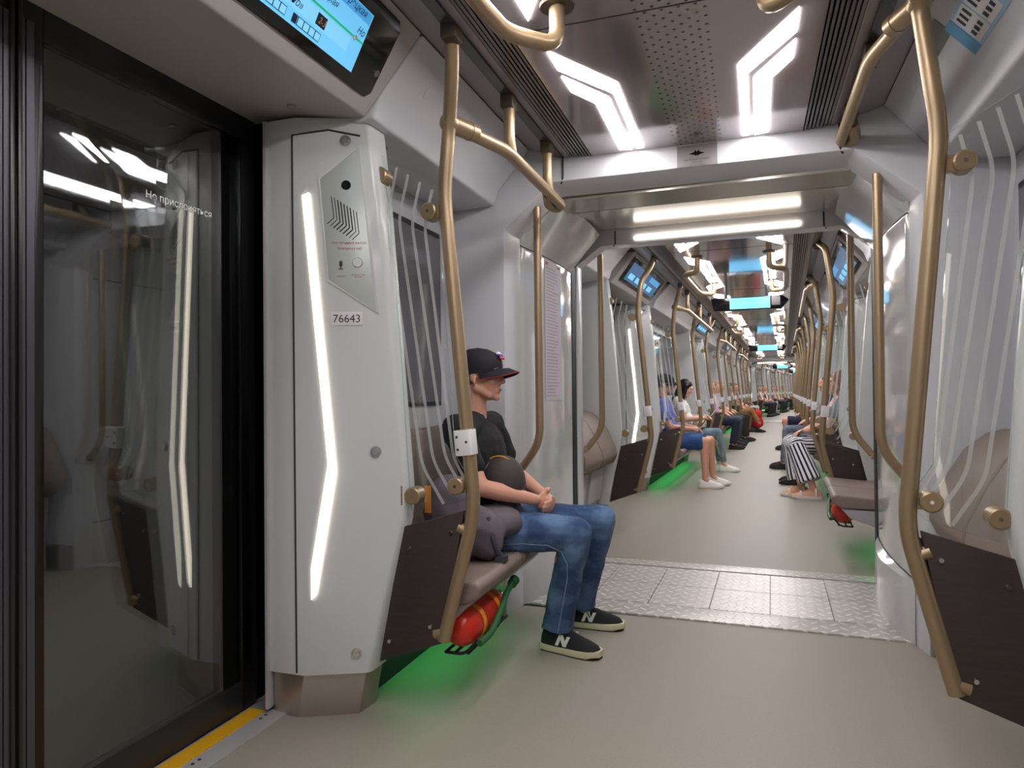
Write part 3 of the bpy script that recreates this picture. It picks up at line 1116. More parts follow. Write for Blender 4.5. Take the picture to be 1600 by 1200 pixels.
def gangway(g, first):
    """local frame: v=0 at the end of the nearer carriage, v=.98 at the portal of the next one"""
    m = MB(); m.box(-1.0, 1.0, -.02, 1.3, -.12, -.004)
    sbuild('floor', m, DARK, g)
    for nm, y0, y1, lb in (('threshold_strip', 0, .195, 'near'), ('threshold_strip', 1.02, 1.17, 'far')):
        m = MB(); m.box(-.925, .925, y0, y1, -.004, .008)
        o = build(nm, m, TREAD, None, None, .002)
        o.matrix_basis = g.M
        tag(o, f'{lb} aluminium tread-plate threshold strip across the {"nearest" if first else "second"} gangway floor', 'threshold strip')
    r = thing('gangway_floor', f'tread-plate floor of fitted metal plates in the {"nearest" if first else "second"} gangway', 'gangway floor', g.at(0, .205))
    xs = [-.92, -.61, -.30, .02, .32, .62, .92]
    for j in range(2):
        for i in range(6):
            m = MB(); m.box(xs[i] + .002, xs[i + 1] - .002, .004 + j * .40, .398 + j * .40, -.003, .005)
            build('floor_plate', m, TREAD, r)
    m = MB()
    m.prism([(-.80, .0, 2.172), (.80, .0, 2.172), (.80, .22, 2.160), (-.80, .22, 2.160)], (0, 0, .03))
    m.prism([(-.80, .26, 2.168), (.80, .26, 2.168), (.80, 1.02, 2.236), (-.80, 1.02, 2.236)], (0, 0, .03))
    sbuild('ceiling', m, mat('gangway_ceiling_satin', (186, 180, 172), .18, .35), g)
    m = MB(); m.box(-.80, .80, .18, .30, 2.20, 2.23)
    sbuild(nxt('trim'), m, DARK, g)
    for s in (-1, 1):
        nm = SIDE[s]
        rows = []
        prof = [(-.0, .018), (.05, .022), (.28, .012), (.30, .0), (.9, 0), (1.6, 0), (1.93, 0), (1.96, .004), (2.185, .20)]
        ys = [-.03, .0, .03, .2, .4, .6, .8, .92]
        for y in ys:
            t = y / .92
            base = .925 - .022 * math.sin(PI * max(0, t)) - .018 * t + (.012 if y < 0 else 0)
            rows.append([Vector((s * (base - (q if y > .02 else q * .3) - (0 if z > .29 else .03 * math.sin(PI * max(0, t)))), y, z)) for z, q in prof])
        outer = [[Vector((s * 1.02, y, z)) for z, q in prof] for y in ys]
        mb = MB()
        mb.loft(rows, caps=False, closed=False)
        sh = sbuild('wall_' + nm, mb, SHELLW, g)
        m = MB()
        for z in (.30, 1.945):
            m.tube([Vector((s * (.925 - .022 * math.sin(PI * (y / .92)) - .018 * y / .92 - .0015), y, z)) for y in ys], .003, 6, fil=.01)
        sbuild(nxt('trim'), m, GROOVE, g)
        m = MB()
        m.box(min(s * .902, s * 1.0), max(s * .902, s * 1.0), .918, 1.012, 0, 1.99)
        sbuild(nxt('trim'), m, DARK, g)
# ---------------------------------------------------------------- people
from mathutils.bvhtree import BVHTree
SKIN = mat('skin_light', (214, 158, 134), .5, noise_amt=.05, noise_scale=18)
SKINP = mat('skin_pale', (224, 178, 156), .5)
TEE = mat('tshirt_black', (20, 21, 24), .85, noise_amt=.2, noise_scale=90)
JEANS = denim('jeans_blue', (52, 78, 120), (112, 144, 184))
CAPM = mat('cap_navy_black', (20, 20, 28), .8)
PIPE = mat('piping_red', (150, 40, 44), .6)
HAIRB = mat('hair_dark_brown', (46, 34, 30), .6)
HAIRK = mat('hair_black', (20, 16, 16), .45)
HAIRG = mat('hair_grey_brown', (78, 70, 66), .7)
HAIRR = mat('hair_auburn', (150, 92, 62), .6)
HAIRBL = mat('hair_blonde', (150, 116, 76), .6)
EYEW = mat('eye_white', (225, 220, 214), .3)
EYEI = mat('eye_iris_grey', (70, 84, 92), .2)
SHOEB = mat('shoe_black_suede', (24, 24, 26), .85)
SHOEW = mat('shoe_white_leather', (226, 222, 216), .5)
SOLEC = mat('sole_cream', (206, 198, 168), .6)
SOLEW = mat('sole_white', (226, 222, 218), .6)
SOLEK = mat('sole_dark', (30, 28, 28), .7)
NLOGO = mat('shoe_letter_white', (222, 222, 216), .5)
BAGG = mat('backpack_grey_mauve', (98, 90, 98), .8, noise_amt=.12, noise_scale=120)
BAGD = mat('backpack_dark_panel', (62, 54, 56), .7)
BAGY = mat('zip_piping_amber', (214, 150, 40), .5)

def eval_mesh(mb, name, voxel, smooth, wrinkle=0., wscale=9., seed=0):
    me = D.meshes.new(name)
    me.from_pydata([tuple(p) for p in mb.v], [], mb.f)
    bm = bmesh.new(); bm.from_mesh(me)
    bmesh.ops.remove_doubles(bm, verts=bm.verts, dist=1e-6)
    bm.to_mesh(me); bm.free()
    o = D.objects.new(name, me)
    COL.objects.link(o)
    r = o.modifiers.new('r', 'REMESH'); r.mode = 'VOXEL'; r.voxel_size = voxel
    s = o.modifiers.new('s', 'SMOOTH'); s.factor = .5; s.iterations = smooth
    dg = bpy.context.evaluated_depsgraph_get()
    out = D.meshes.new_from_object(o.evaluated_get(dg))
    D.objects.remove(o); D.meshes.remove(me)
    if wrinkle:
        out.update()
        nr = [v.normal.copy() for v in out.vertices]
        for v, n in zip(out.vertices, nr):
            p = v.co * wscale + Vector((seed * 3.1, seed, 0))
            k = noise.noise(Vector((p.x, p.y, p.z * 1.6))) + .5 * noise.noise(p * 2.3)
            v.co += n * k * wrinkle
    out.polygons.foreach_set('use_smooth', [True] * len(out.polygons))
    return out

def blob(name, mb, m, parent, voxel=.012, smooth=4, wrinkle=0., wscale=9., seed=0):
    me = eval_mesh(mb, name, voxel, smooth, wrinkle, wscale, seed)
    me.name = name
    me.materials.clear()
    me.materials.append(m)
    return link(name, me, parent)

def hand(mb, w, fwd, up, side, curl=.5, k=1.0):
    """palm + five fingers. fwd: finger direction, up: back of the hand, side: towards the thumb"""
    w, f, u = Vector(w), Vector(fwd).normalized(), Vector(up).normalized()
    t = Vector(side).normalized()
    rot = Matrix((f, t, u)).transposed()
    mb.ball(w + f * .050 * k, (.052 * k, .040 * k, .017 * k), 14, rot=rot)
    for i, L in enumerate((.064, .074, .070, .054)):
        b = w + f * .088 * k + t * (.027 - .018 * i) * k
        d1 = (f - u * curl * .55).normalized()
        d2 = (f - u * (curl * 1.6 + .06 * i)).normalized()
        d3 = (f * .6 - u * (curl * 2.4)).normalized()
        p1 = b + d1 * L * .45 * k
        p2 = p1 + d2 * L * .36 * k
        p3 = p2 + d3 * L * .26 * k
        mb.capsule(b - f * .02 * k, .0098 * k, p1, .0092 * k, 10)
        mb.capsule(p1, .0092 * k, p2, .0084 * k, 10)
        mb.capsule(p2, .0084 * k, p3, .0074 * k, 10)
    b = w + f * .028 * k + t * .030 * k
    q = b + (f * .75 + t * .8 - u * .2).normalized() * .036 * k
    r = q + (f * 1.0 + t * .25 - u * .35).normalized() * .030 * k
    mb.capsule(b, .0125 * k, q, .0105 * k, 10)
    mb.capsule(q, .0105 * k, r, .0088 * k, 10)

def head_parts(mb, c, R, k=1.0, fine=True):
    P = lambda x, y, z: Vector(c) + R @ (Vector((x, y, z)) * k)
    rr = lambda *v: tuple(q * k for q in v)
    R3 = R
    mb.ball(P(-.014, 0, .030), rr(.098, .076, .082), 20, rot=R3)
    mb.ball(P(.036, 0, -.022), rr(.056, .058, .082), 16, rot=R3)
    mb.ball(P(.040, 0, -.078), rr(.044, .046, .036), 14, rot=R3)
    mb.ball(P(.074, 0, -.099), rr(.018, .022, .017), 12, rot=R3)
    mb.capsule(P(.086, 0, .012), .0085 * k, P(.108, 0, -.026), .0115 * k, 10)
    mb.ball(P(.096, 0, -.031), rr(.013, .017, .009), 10, rot=R3)
    for s in (-1, 1):
        mb.capsule(P(.088, s * .010, .030), .0105 * k, P(.074, s * .042, .026), .012 * k, 10)
        mb.ball(P(.066, s * .042, -.022), rr(.022, .018, .022), 10, rot=R3)
        mb.capsule(P(.0, s * .055, -.055), .022 * k, P(.050, s * .032, -.088), .017 * k, 10)
        mb.ball(P(-.010, s * .079, -.004), rr(.020, .009, .031), 12, rot=R3)
        mb.ball(P(-.004, s * .080, -.030), rr(.009, .008, .011), 8, rot=R3)
    mb.capsule(P(.086, -.017, -.060), .0075 * k, P(.086, .017, -.060), .0075 * k, 8)
    mb.capsule(P(.084, -.014, -.070), .0085 * k, P(.084, .014, -.070), .0085 * k, 8)

def shoe(parent, M, upper, sole, k=1.0, letter=None, flip=1, laces=None, low=True, dark=None):
    st = [(0, .022, .070), (.010, .034, .098), (.045, .040, .108), (.085, .042, .110), (.12, .043, .102), (.155, .046, .091), (.195, .049, .078), (.235, .047, .067), (.264, .038, .056), (.284, .018, .034)]
    mb = MB()
    rings = []
    for x, w, h in st:
        R = []
        for i in range(16):
            an = 2 * PI * i / 16
            cy, cz = math.cos(an), math.sin(an)
            R.append(Vector((x, w * math.copysign(abs(cy) ** .8, cy) * (1.0 if cz < .2 else 1 - .28 * cz), .026 + (h - .026) * max(0, cz) ** .9 if cz > 0 else .024)))
        rings.append(R)
    mb.loft(rings)
    T = lambda p: M @ (Vector((p[0], p[1] * flip, p[2])) * k)
    up = build('shoe', mb, upper, parent, T, angle=60)
    mb = MB()
    bot = []
    for z, e in ((0, .001), (.012, .005), (.030, .003)):
        L = [Vector((x + (-.004 if x == 0 else .005 if x == .284 else 0), w + e + .001, z + (.012 if x > .26 else .004 if x > .23 else 0) * (1 if z < .02 else .6))) for x, w, h in st]
        Rr = [Vector((p.x, -p.y, p.z)) for p in L[::-1]]
        bot.append(L + Rr)
    mb.loft(bot)
    build('sole', mb, sole, up, T, angle=50)
    if dark:
        mb = MB()
        L = [Vector((x, w + .0045, .0)) for x, w, h in st]
        Rr = [Vector((p.x, -p.y, p.z)) for p in L[::-1]]
        mb.loft([L + Rr, [p + Vector((0, 0, .005)) for p in L + Rr]])
        build('outsole', mb, dark, up, T)
    if letter:
        for sy in (-1, 1):
            mb = MB()
            y = sy * .0405
            def bar(x0, z0, x1, z1, w):
                yy = lambda z: sy * (.0475 - .10 * max(0, z - .055))
                d = -.006 * sy
                P = [(x0, z0), (x0 + w, z0), (x1 + w, z1), (x1, z1)]
                mb.add([(x, yy(z) , z) for x, z in P] + [(x, yy(z) + d, z) for x, z in P],
                       [(0, 1, 2, 3), (7, 6, 5, 4), (0, 4, 5, 1), (1, 5, 6, 2), (2, 6, 7, 3), (3, 7, 4, 0)])
            bar(.086, .038, .106, .086, .015)
            bar(.124, .038, .144, .082, .015)
            bar(.106, .086, .124, .038, .017)
            build('side_letter', mb, letter, up, T)
        mb = MB()
        mb.box(-.006, .012, -.018, .018, .070, .100)
        build('heel_tab', mb, letter, up, T, bevel=.003)
    if laces:
        mb = MB()
        for i in range(5):
            x = .118 + .018 * i
            z = .106 - .0088 * i
            mb.tube([(x, -.024, z - .008), (x + .004, 0, z + .004), (x, .024, z - .008)], .0032, 6)
        mb.tube([(.12, 0, .108), (.10, -.028, .104), (.115, -.046, .084), (.13, -.050, .060)], .0026, 6)
        build('laces', mb, laces, up, T)
    return up

DEF = dict(hip=(0, .095, .525), knee=(.42, .13, .545), ankle=(.36, .13, .105), sh=(-.11, .185, 1.0), el=(.0, .26, .75), wr=(.22, .10, .69),
           head=(-.065, 0, 1.235), neck=(-.11, 0, 1.03))

def joints(over):
    J = {}
    for k, v in DEF.items():
        if k in ('head', 'neck'):
            J[k] = Vector(over.get(k, v))
        else:
            for s, n in ((1, 'L'), (-1, 'R')):
                p = over.get(k + n)
                J[k + n] = Vector(p) if p else Vector((v[0], v[1] * s, v[2]))
    return J

def person(M, label, over=None, skin=SKIN, shirt=TEE, sleeve='short', legs='long', trouser=JEANS, hair=HAIRB, hstyle='short',
           upper=SHOEB, sole=SOLEC, pitch=0., voxel=.011, letter=None, girth=1.0, wr=.004, laces=None, toe=(0, 0), fine=False, group=None, straps=None):
    J = joints(over or {})
    r = thing('person', label, 'person', M, group)
    R = Matrix.Rotation(pitch, 3, 'Y')
    hc = J['head']
    b = MB()
    g = girth
    shm = (J['shL'] + J['shR']) / 2
    hpm = (J['hipL'] + J['hipR']) / 2
    chest = shm.lerp(hpm, .28) + Vector((.0, 0, 0))
    belly = shm.lerp(hpm, .68) + Vector((.03, 0, 0))
    def torso(mb, e):
        mb.ball(chest, (.098 * g + e, .158 * g + e, .150 + e), 16)
        mb.ball(belly, (.100 * g + e, .150 * g + e, .150 + e), 16)
        mb.ball(hpm + Vector((.0, 0, .03)), (.115 * g + e, .168 * g + e, .105 + e), 16)
        mb.capsule(J['shL'], .060 + e, J['shR'], .060 + e, 12)
        mb.capsule(shm + Vector((.0, .06, .012)), .055 + e, J['neck'] + Vector((0, .02, .0)), .045 + e, 10)
        mb.capsule(shm + Vector((.0, -.06, .012)), .055 + e, J['neck'] + Vector((0, -.02, .0)), .045 + e, 10)
    torso(b, 0)
    b.capsule(J['neck'] + Vector((0, 0, -.02)), .056, hc + R @ Vector((-.028, 0, -.05)), .050, 14)
    head_parts(b, hc, R)
    for n, s in (('L', 1), ('R', -1)):
        b.capsule(J['sh' + n], .050, J['el' + n], .040, 12)
        mid = J['el' + n].lerp(J['wr' + n], .35)
        b.capsule(J['el' + n], .039, mid, .040, 12)
        b.capsule(mid, .040, J['wr' + n], .026, 12)
        f = (J['wr' + n] - J['el' + n]).normalized()
        f = (f + Vector((0, -s * (.35 if fine else .25), -.1))).normalized()
        side = Vector((0, 0, 1)) if fine else Vector((0, -s, .4))
        upv = f.cross(side) * (-s if fine else 1)
        if not fine:
            upv = Vector((0, 0, 1)) - f * f.z
        side = (side - f * side.dot(f)).normalized()
        hand(b, J['wr' + n] + f * .006, f, upv, side, .85 if fine else .55)
        b.capsule(J['hip' + n], .080, J['knee' + n], .056, 14)
        ca = J['knee' + n].lerp(J['ankle' + n], .30) + Vector((-.015, 0, 0))
        b.capsule(J['knee' + n], .054, ca, .055, 12)
        b.capsule(ca, .054, J['ankle' + n], .034, 12)
        b.capsule(J['ankle' + n], .036, J['ankle' + n] + Vector((.06, 0, -.055)), .03, 10)
    body = blob('body', b, skin, r, voxel, 3)
    # shirt
    s_ = MB()
    torso(s_, .014)
    for n in 'LR':
        a, e, w = J['sh' + n], J['el' + n], J['wr' + n]
        if sleeve == 'short':
            s_.capsule(a, .066, a.lerp(e, .62), .061, 12)
        elif sleeve == 'long':
            s_.capsule(a, .064, e, .054, 12)
            s_.capsule(e, .054, e.lerp(w, .92), .040, 12)
    blob('shirt', s_, shirt, r, voxel, 4, wr, 11, 1)
    # trousers
    t_ = MB()
    t_.ball(hpm + Vector((-.005, 0, -.0)), (.128 * g, .180 * g, .098), 16)
    for n in 'LR':
        h, k, a = J['hip' + n], J['knee' + n], J['ankle' + n]
        if legs == 'long':
            t_.capsule(h, .094, h.lerp(k, .6), .086, 14)
            t_.capsule(h.lerp(k, .6), .086, k, .073, 14)
            t_.capsule(k, .073, k.lerp(a, .4), .066, 14)
            t_.cyl(k.lerp(a, .35), a + Vector((.0, 0, .006)), .066, .070, 14)
        elif legs == 'wide':
            t_.capsule(h, .10, k, .092, 14)
            t_.cyl(k + Vector((0, 0, .05)), k.lerp(a, .82), .085, .125, 16)
            t_.ball(k, .09, 14)
        elif legs == 'slim':
            t_.capsule(h, .088, k, .064, 14)
            t_.capsule(k, .062, k.lerp(a, .4), .058, 12)
            t_.capsule(k.lerp(a, .4), .058, a.lerp(k, .12), .042, 12)
        else:
            t_.capsule(h, .100, h.lerp(k, .55), .096, 14)
            t_.cyl(h.lerp(k, .5), h.lerp(k, .90), .095, .094, 16)
    tr = blob('trousers' if legs != 'shorts' else 'shorts', t_, trouser, r, voxel, 4, wr, 9, 2)
    # hair / headwear
    P = lambda x, y, z: hc + R @ Vector((x, y, z))
    hm = MB()
    if hstyle in ('short', 'cap'):
        if hstyle == 'short':
            hm.ball(P(-.026, 0, .046), (.096, .081, .078), 18, rot=R)
            hm.ball(P(-.05, 0, .0), (.066, .074, .062), 16, rot=R)
        else:
            hm.ball(P(-.044, 0, -.004), (.070, .0735, .052), 16, rot=R)
    elif hstyle == 'long':
        hm.ball(P(-.024, 0, .040), (.104, .086, .086), 18, rot=R)
        for y in (-.072, .072):
            hm.capsule(P(.0, y, .03), .034, P(.02, y * 1.05, -.12), .034, 12)
            hm.capsule(P(.02, y * 1.05, -.12), .034, P(.045, y * 1.1, -.26), .024, 12)
        hm.capsule(P(-.06, -.03, .0), .058, P(-.075, -.04, -.22), .05, 12)
        hm.capsule(P(-.06, .03, .0), .058, P(-.075, .04, -.22), .05, 12)
    elif hstyle == 'bob':
        hm.ball(P(-.024, 0, .040), (.102, .088, .086), 18, rot=R)
        for y in (-.072, .072):
            hm.capsule(P(-.02, y, .02), .032, P(-.01, y, -.08), .030, 12)
        hm.ball(P(-.06, 0, -.03), (.06, .075, .085), 14, rot=R)
    blob('hair', hm, hair, r, voxel, 3, .003, 40)
    if hstyle == 'cap':
        cap(r, P, R)
    for n in 'LR':
        a = J['ankle' + n]
        ang = toe[0] if n == 'L' else toe[1]
        ff = Vector((math.cos(ang), math.sin(ang), 0))
        hl = Vector((a.x, a.y, 0)) - ff * .075
        MM = Matrix.Translation(hl) @ Matrix.Rotation(ang, 4, 'Z')
        so = shoe(r, MM, upper, sole, 1.0, letter, 1 if n == 'L' else -1, laces, dark=SOLEK if letter else None)
        if straps:
            for x, h in ((.205, .066), (.06, .108)):
                q = MB()
                q.tube([MM @ Vector((x, .050 * math.cos(PI * k / 10), .030 + (h - .020) * math.sin(PI * k / 10))) for k in range(11)], .011, 8, fil=.004)
                build('strap', q, straps, so)
    return r, body, tr, J, P, R

def cap(r, P, R, colour=None):
    colour = colour or CAPM
    m = MB()
    rings = []
    n = 32
    for z, sx, sy, ox in ((.010, .108, .0875, -.012), (.035, .111, .090, -.012), (.062, .109, .088, -.013), (.086, .098, .079, -.015), (.105, .076, .061, -.018), (.118, .045, .036, -.020), (.123, .012, .010, -.021)):
        row = []
        for k in range(n):
            x, y = ox + sx * math.cos(2 * PI * k / n), sy * math.sin(2 * PI * k / n)
            f = max(0, 1 - (z - .01) / .06)
            row.append(P(x, y, z + .004 + f * (.16 * x - .006)))
        rings.append(row)
    m.loft(rings)
    m.ball(P(-.021, 0, .124), (.010, .010, .005), 10)
    c = build('cap', m, colour, r, angle=70)
    m = MB()
    top = []
    K = 17
    for k in range(K):
        t = -1 + 2 * k / (K - 1)
        y = .084 * t
        x0 = -.014 + .108 * math.sqrt(max(0, 1 - (y / .0885) ** 2)) - .008
        x1 = x0 + .010 + .082 * max(0, 1 - abs(t) ** 2.4) ** .6
        top.append((x0, x1, y, -.030 * t * t))
    rows = []
    for off in (0, -.005):
        rows.append([P(x0, y, .034 + d + off) for x0, x1, y, d in top])
        rows.append([P((x0 + x1) / 2, y, .037 + d + off) for x0, x1, y, d in top])
        rows.append([P(x1, y, .021 + d * 1.25 + off) for x0, x1, y, d in top])
    vs = [p for q in rows for p in q]
    fs = []
    for a, b_ in ((0, 1), (1, 2), (3, 4), (4, 5), (2, 5), (0, 3)):
        fs += [(a * K + i, a * K + i + 1, b_ * K + i + 1, b_ * K + i) for i in range(K - 1)]
    for a in (0, K - 1):
        fs += [(a, K + a, 4 * K + a, 3 * K + a), (K + a, 2 * K + a, 5 * K + a, 4 * K + a)]
    m.add(vs, fs)
    br = build('brim', m, colour, c, angle=60)
    m = MB()
    m.tube([P(x1 + .001, y, .0195 + d * 1.25) for x0, x1, y, d in top], .0022, 6, fil=.01)
    build('brim_piping', m, PIPE, br)
    return c

def surf_line(target, pts, direc, r, m, name, parent, off=.001):
    """lay a thin thread on a mesh surface: shoot pts along direc onto target (all in parent space)"""
    me = target.data
    bv = BVHTree.FromPolygons([v.co.copy() for v in me.vertices], [list(p.vertices) for p in me.polygons])
    out = []
    d = Vector(direc).normalized()
    for p in pts:
        h = bv.ray_cast(Vector(p) - d * .6, d)
        if h[0] is not None:
            out.append(h[0] - d * off)
    if len(out) > 2:
        q = MB(); q.tube(out, r, 6, fil=.004, seg=2)
        return build(name, q, m, parent)

def polyl(pts, n):
    P = [Vector(p) for p in pts]
    out = []
    for i in range(len(P) - 1):
        for k in range(n):
            out.append(P[i].lerp(P[i + 1], k / n))
    out.append(P[-1])
    return out
# ---------------------------------------------------------------- put the train together
# car 1 (the nearest one): seats 2.30-3.42, door .23-2.28, bench further back
shell(CAR1, -3.6, 3.44, [(2.25, 3.44), (-3.6, .26)], [(.23, 2.28)])
m = MB(); m.box(-1.6, 1.6, -3.66, -3.6, -.1, 2.45)
sbuild('wall_back', m, WALLG, CAR1)
bulkhead(CAR1, 3.43, 1, 0)

pillar(CAR1, -1, 2.28, -1, 'grey door pillar with the emergency call panel and number 76643', rich=True)
pillar(CAR1, 1, 2.30, -1, 'grey door pillar at the right edge, beside the nearest dark wood panel')
partition(CAR1, -1, 2.28, -1, 'glass screen with dark wood panel in front of the man in the black cap')
partition(CAR1, 1, 2.32, -1, 'glass screen with dark wood panel at the right edge of the picture')
hpole(CAR1, -1, 2.28, -1, 'bent bronze pole with white sleeve, in front of the seated man in the cap', 1.12)
hpole(CAR1, 1, 2.32, -1, 'largest bent bronze pole, on the right beside the nearest glass screen', 1.10, sleeve=False)
for s in (-1, 1):
    sd = SIDE[s]
    pillar(CAR1, s, .23, 1, f'grey door pillar beside the camera on the {sd}')
    gpole(CAR1, s, 3.50, 1, f'grab pole on the {sd} wall just before the nearest gangway')
    header(CAR1, s, .33, 2.18, 'lit blue route display over the nearest door, beside the call panel pillar' if s == -1 else 'door header above the camera on the right', 'full' if s == -1 else 'none')
    ceiling_bar(CAR1, s, .46, 1.59, f'looped grab bar under the ceiling, nearest {sd} one')
cover(CAR1, -1, 2.185, 3.425, 'grey overhead cover above the seated man in the black cap')
cover(CAR1, 1, 2.185, 3.425, 'grey overhead cover at top right carrying the pale blue safety sticker')
for s in (-1, 1):
    cover(CAR1, s, -3.5, .32, f'overhead cover behind the camera on the {SIDE[s]}')
bench(CAR1, -1, 2.335, 3.39, 'brown two-seat bench under the man in the black cap')
bench(CAR1, 1, 2.36, 3.39, 'folded-up brown seat behind the nearest right glass screen', fold=True)
for s in (-1, 1):
    for i, (v, dd) in enumerate(((2.84, 1), (1.60, -1), (.32, 1), (-.93, -1), (-2.2, 1))):
        if i == 0:
            lb = f'large white angular ceiling light at the top, {sd if False else SIDE[s]} of the perforated strip'
        else:
            lb = f'white angular ceiling light above the camera, {SIDE[s]} row, number {ORD[i]} from the gangway'
        chevron(CAR1, s, v - (.025 if dd == 1 else -.0), dd, lb)
extinguisher(CAR1, -1, 2.36, 'red fire extinguisher strapped under the seat of the man in the black cap')

# stickers on the nearest bulkhead and covers
r = thing('bulkhead_sticker', 'grey rectangular maker sticker with a dark winged emblem on the beam', 'sticker', CAR1.at(.02, 3.428, 2.262))
m = MB(); m.box(-.093, .093, -.002, 0, -.040, .064)
build('backing', m, STKGREY, r, bevel=.0008)
m = MB()
w = [(-.036, .012), (-.012, .020), (-.007, .030), (-.001, .020), (.001, .020), (.007, .030), (.012, .020), (.036, .012), (.010, .006), (.004, .000), (0, .008), (-.004, .000), (-.010, .006)]
m.prism([(x, -.0022, z + .008) for x, z in w], (0, -.0008, 0))
build('winged_emblem', m, BLACKG, r)
for t, sz, z in (('МЕТРОВАГОНМАШ', .0125, -.012), ('мытищи 2024', .008, -.023), ('www.metrowagonmash.ru', .006, -.035)):
    build('lettering', text_mb(t, sz, (0, -.0026, z), (1, 0, 0), (0, 0, 1), 0, 'CENTER'), PTXT, r)

def slope(s, y, t, off):
    """point on the slanted face of an overhead cover"""
    dx = Vector((-.170, 0, .192)).normalized()
    n = Vector((-.192, 0, -.170)).normalized()
    p = Vector((.985, y, 2.205)) + dx * t + n * off
    return Vector((s * p.x, p.y, p.z))
# pale blue safety sticker on the right-hand cover
r = thing('safety_sticker', 'pale blue safety instruction sticker on the right overhead cover', 'sticker', CAR1.at(0, 0))
def spl(nm, y0, y1, t0, t1, m_, off=.0005, par=None):
    q = MB()
    P = [slope(1, y0, t0, off), slope(1, y1, t0, off), slope(1, y1, t1, off), slope(1, y0, t1, off)]
    q.prism(P, slope(1, 0, 0, .001) - slope(1, 0, 0, 0))
    return build(nm, q, m_, par or r)
sbk = spl('backing', 2.05, 2.63, .045, .175, STKBLUE, .0012)
spl('blue_band', 2.565, 2.63, .045, .175, STKBLU2, .0025)
spl('blue_band', 2.22, 2.32, .12, .175, STKBLU2, .0025)
for k in range(2):
    spl('picture_panel', 2.335 + .115 * k, 2.44 + .115 * k, .055, .165, TAGW, .0025)
    for i in range(3):
        spl('pictogram', 2.35 + .115 * k + .03 * i, 2.366 + .115 * k + .03 * i, .075, .095, PTXT, .004)
        spl('text_row', 2.35 + .115 * k + .03 * i, 2.362 + .115 * k + .03 * i, .120, .155, PTXT, .004)
for i in range(4):
    spl('text_row', 2.235 + .02 * i, 2.242 + .02 * i, .125, .170, PTXT, .004)
r2 = thing('dark_sticker', 'faded grey square sticker on the right overhead cover', 'sticker', CAR1.at(0, 0))
q = MB()
q.prism([slope(1, y, t, .0012) for y, t in ((2.62, .150), (2.62, .225), (2.80, .225), (2.92, .160), (2.92, .150))], slope(1, 0, 0, .001) - slope(1, 0, 0, 0))
build('sheet', q, mat('sticker_faded_grey', (122, 122, 118), .4), r2)

# gangway between the nearest and the second carriage
G1 = Car(-.243, 3.6, 0, 1.6, 'g')
gangway(G1, True)
portal(CAR2, -.08, 1)
lightbar(CAR2, -.08, 1, 'long glowing light bar over the opening of the nearest gangway')
G2p = CAR2.M @ Vector((0, 22.04, 0))
G2 = Car(G2p.x, G2p.y, 0, 4.2, 'g')
gangway(G2, False)
bulkhead(CAR2, 21.87, 1, 1)
portal(CAR3, -.08, 1)
lightbar(CAR3, -.08, 1, 'small distant light bar over the far end of the second carriage')

# paper notice on the left gangway wall
r = thing('paper_notice', 'tall lilac paper notice with rows of print on the left gangway wall', 'notice', G1.at(-.895, .38))
def shp(y, z, off):
    t = (y) / .92
    return Vector((-(.925 - .022 * math.sin(PI * t) - .018 * t) + .895 + off, y - .38, z))
def shq(nm, y0, y1, z0, z1, off, m_):
    q = MB()
    ys = [y0 + (y1 - y0) * k / 4 for k in range(5)]
    q.loft([[shp(y, z0, off), shp(y, z1, off), shp(y, z1, off + .0008), shp(y, z0, off + .0008)] for y in ys])
    return build(nm, q, m_, r)
shq('sheet', .31, .62, 1.10, 1.935, .001, PAPER)
random.seed(3)
for i in range(40):
    z = 1.885 - i * .0195
    q = MB()
    y1 = .40 + .14 + .09 * random.random()
    q.loft([[shp(y, z, .002), shp(y, z + .006, .002), shp(y, z + .006, .0026), shp(y, z, .0026)] for y in (.335, .43, y1 - .06)])
    build('print_row', q, mat('print_pale_grey', (168, 160, 172), .6), r)
shq('red_mark', .33, .36, 1.905, 1.92, .002, PRED)
shq('red_mark', .54, .60, 1.91, 1.918, .002, PRED)

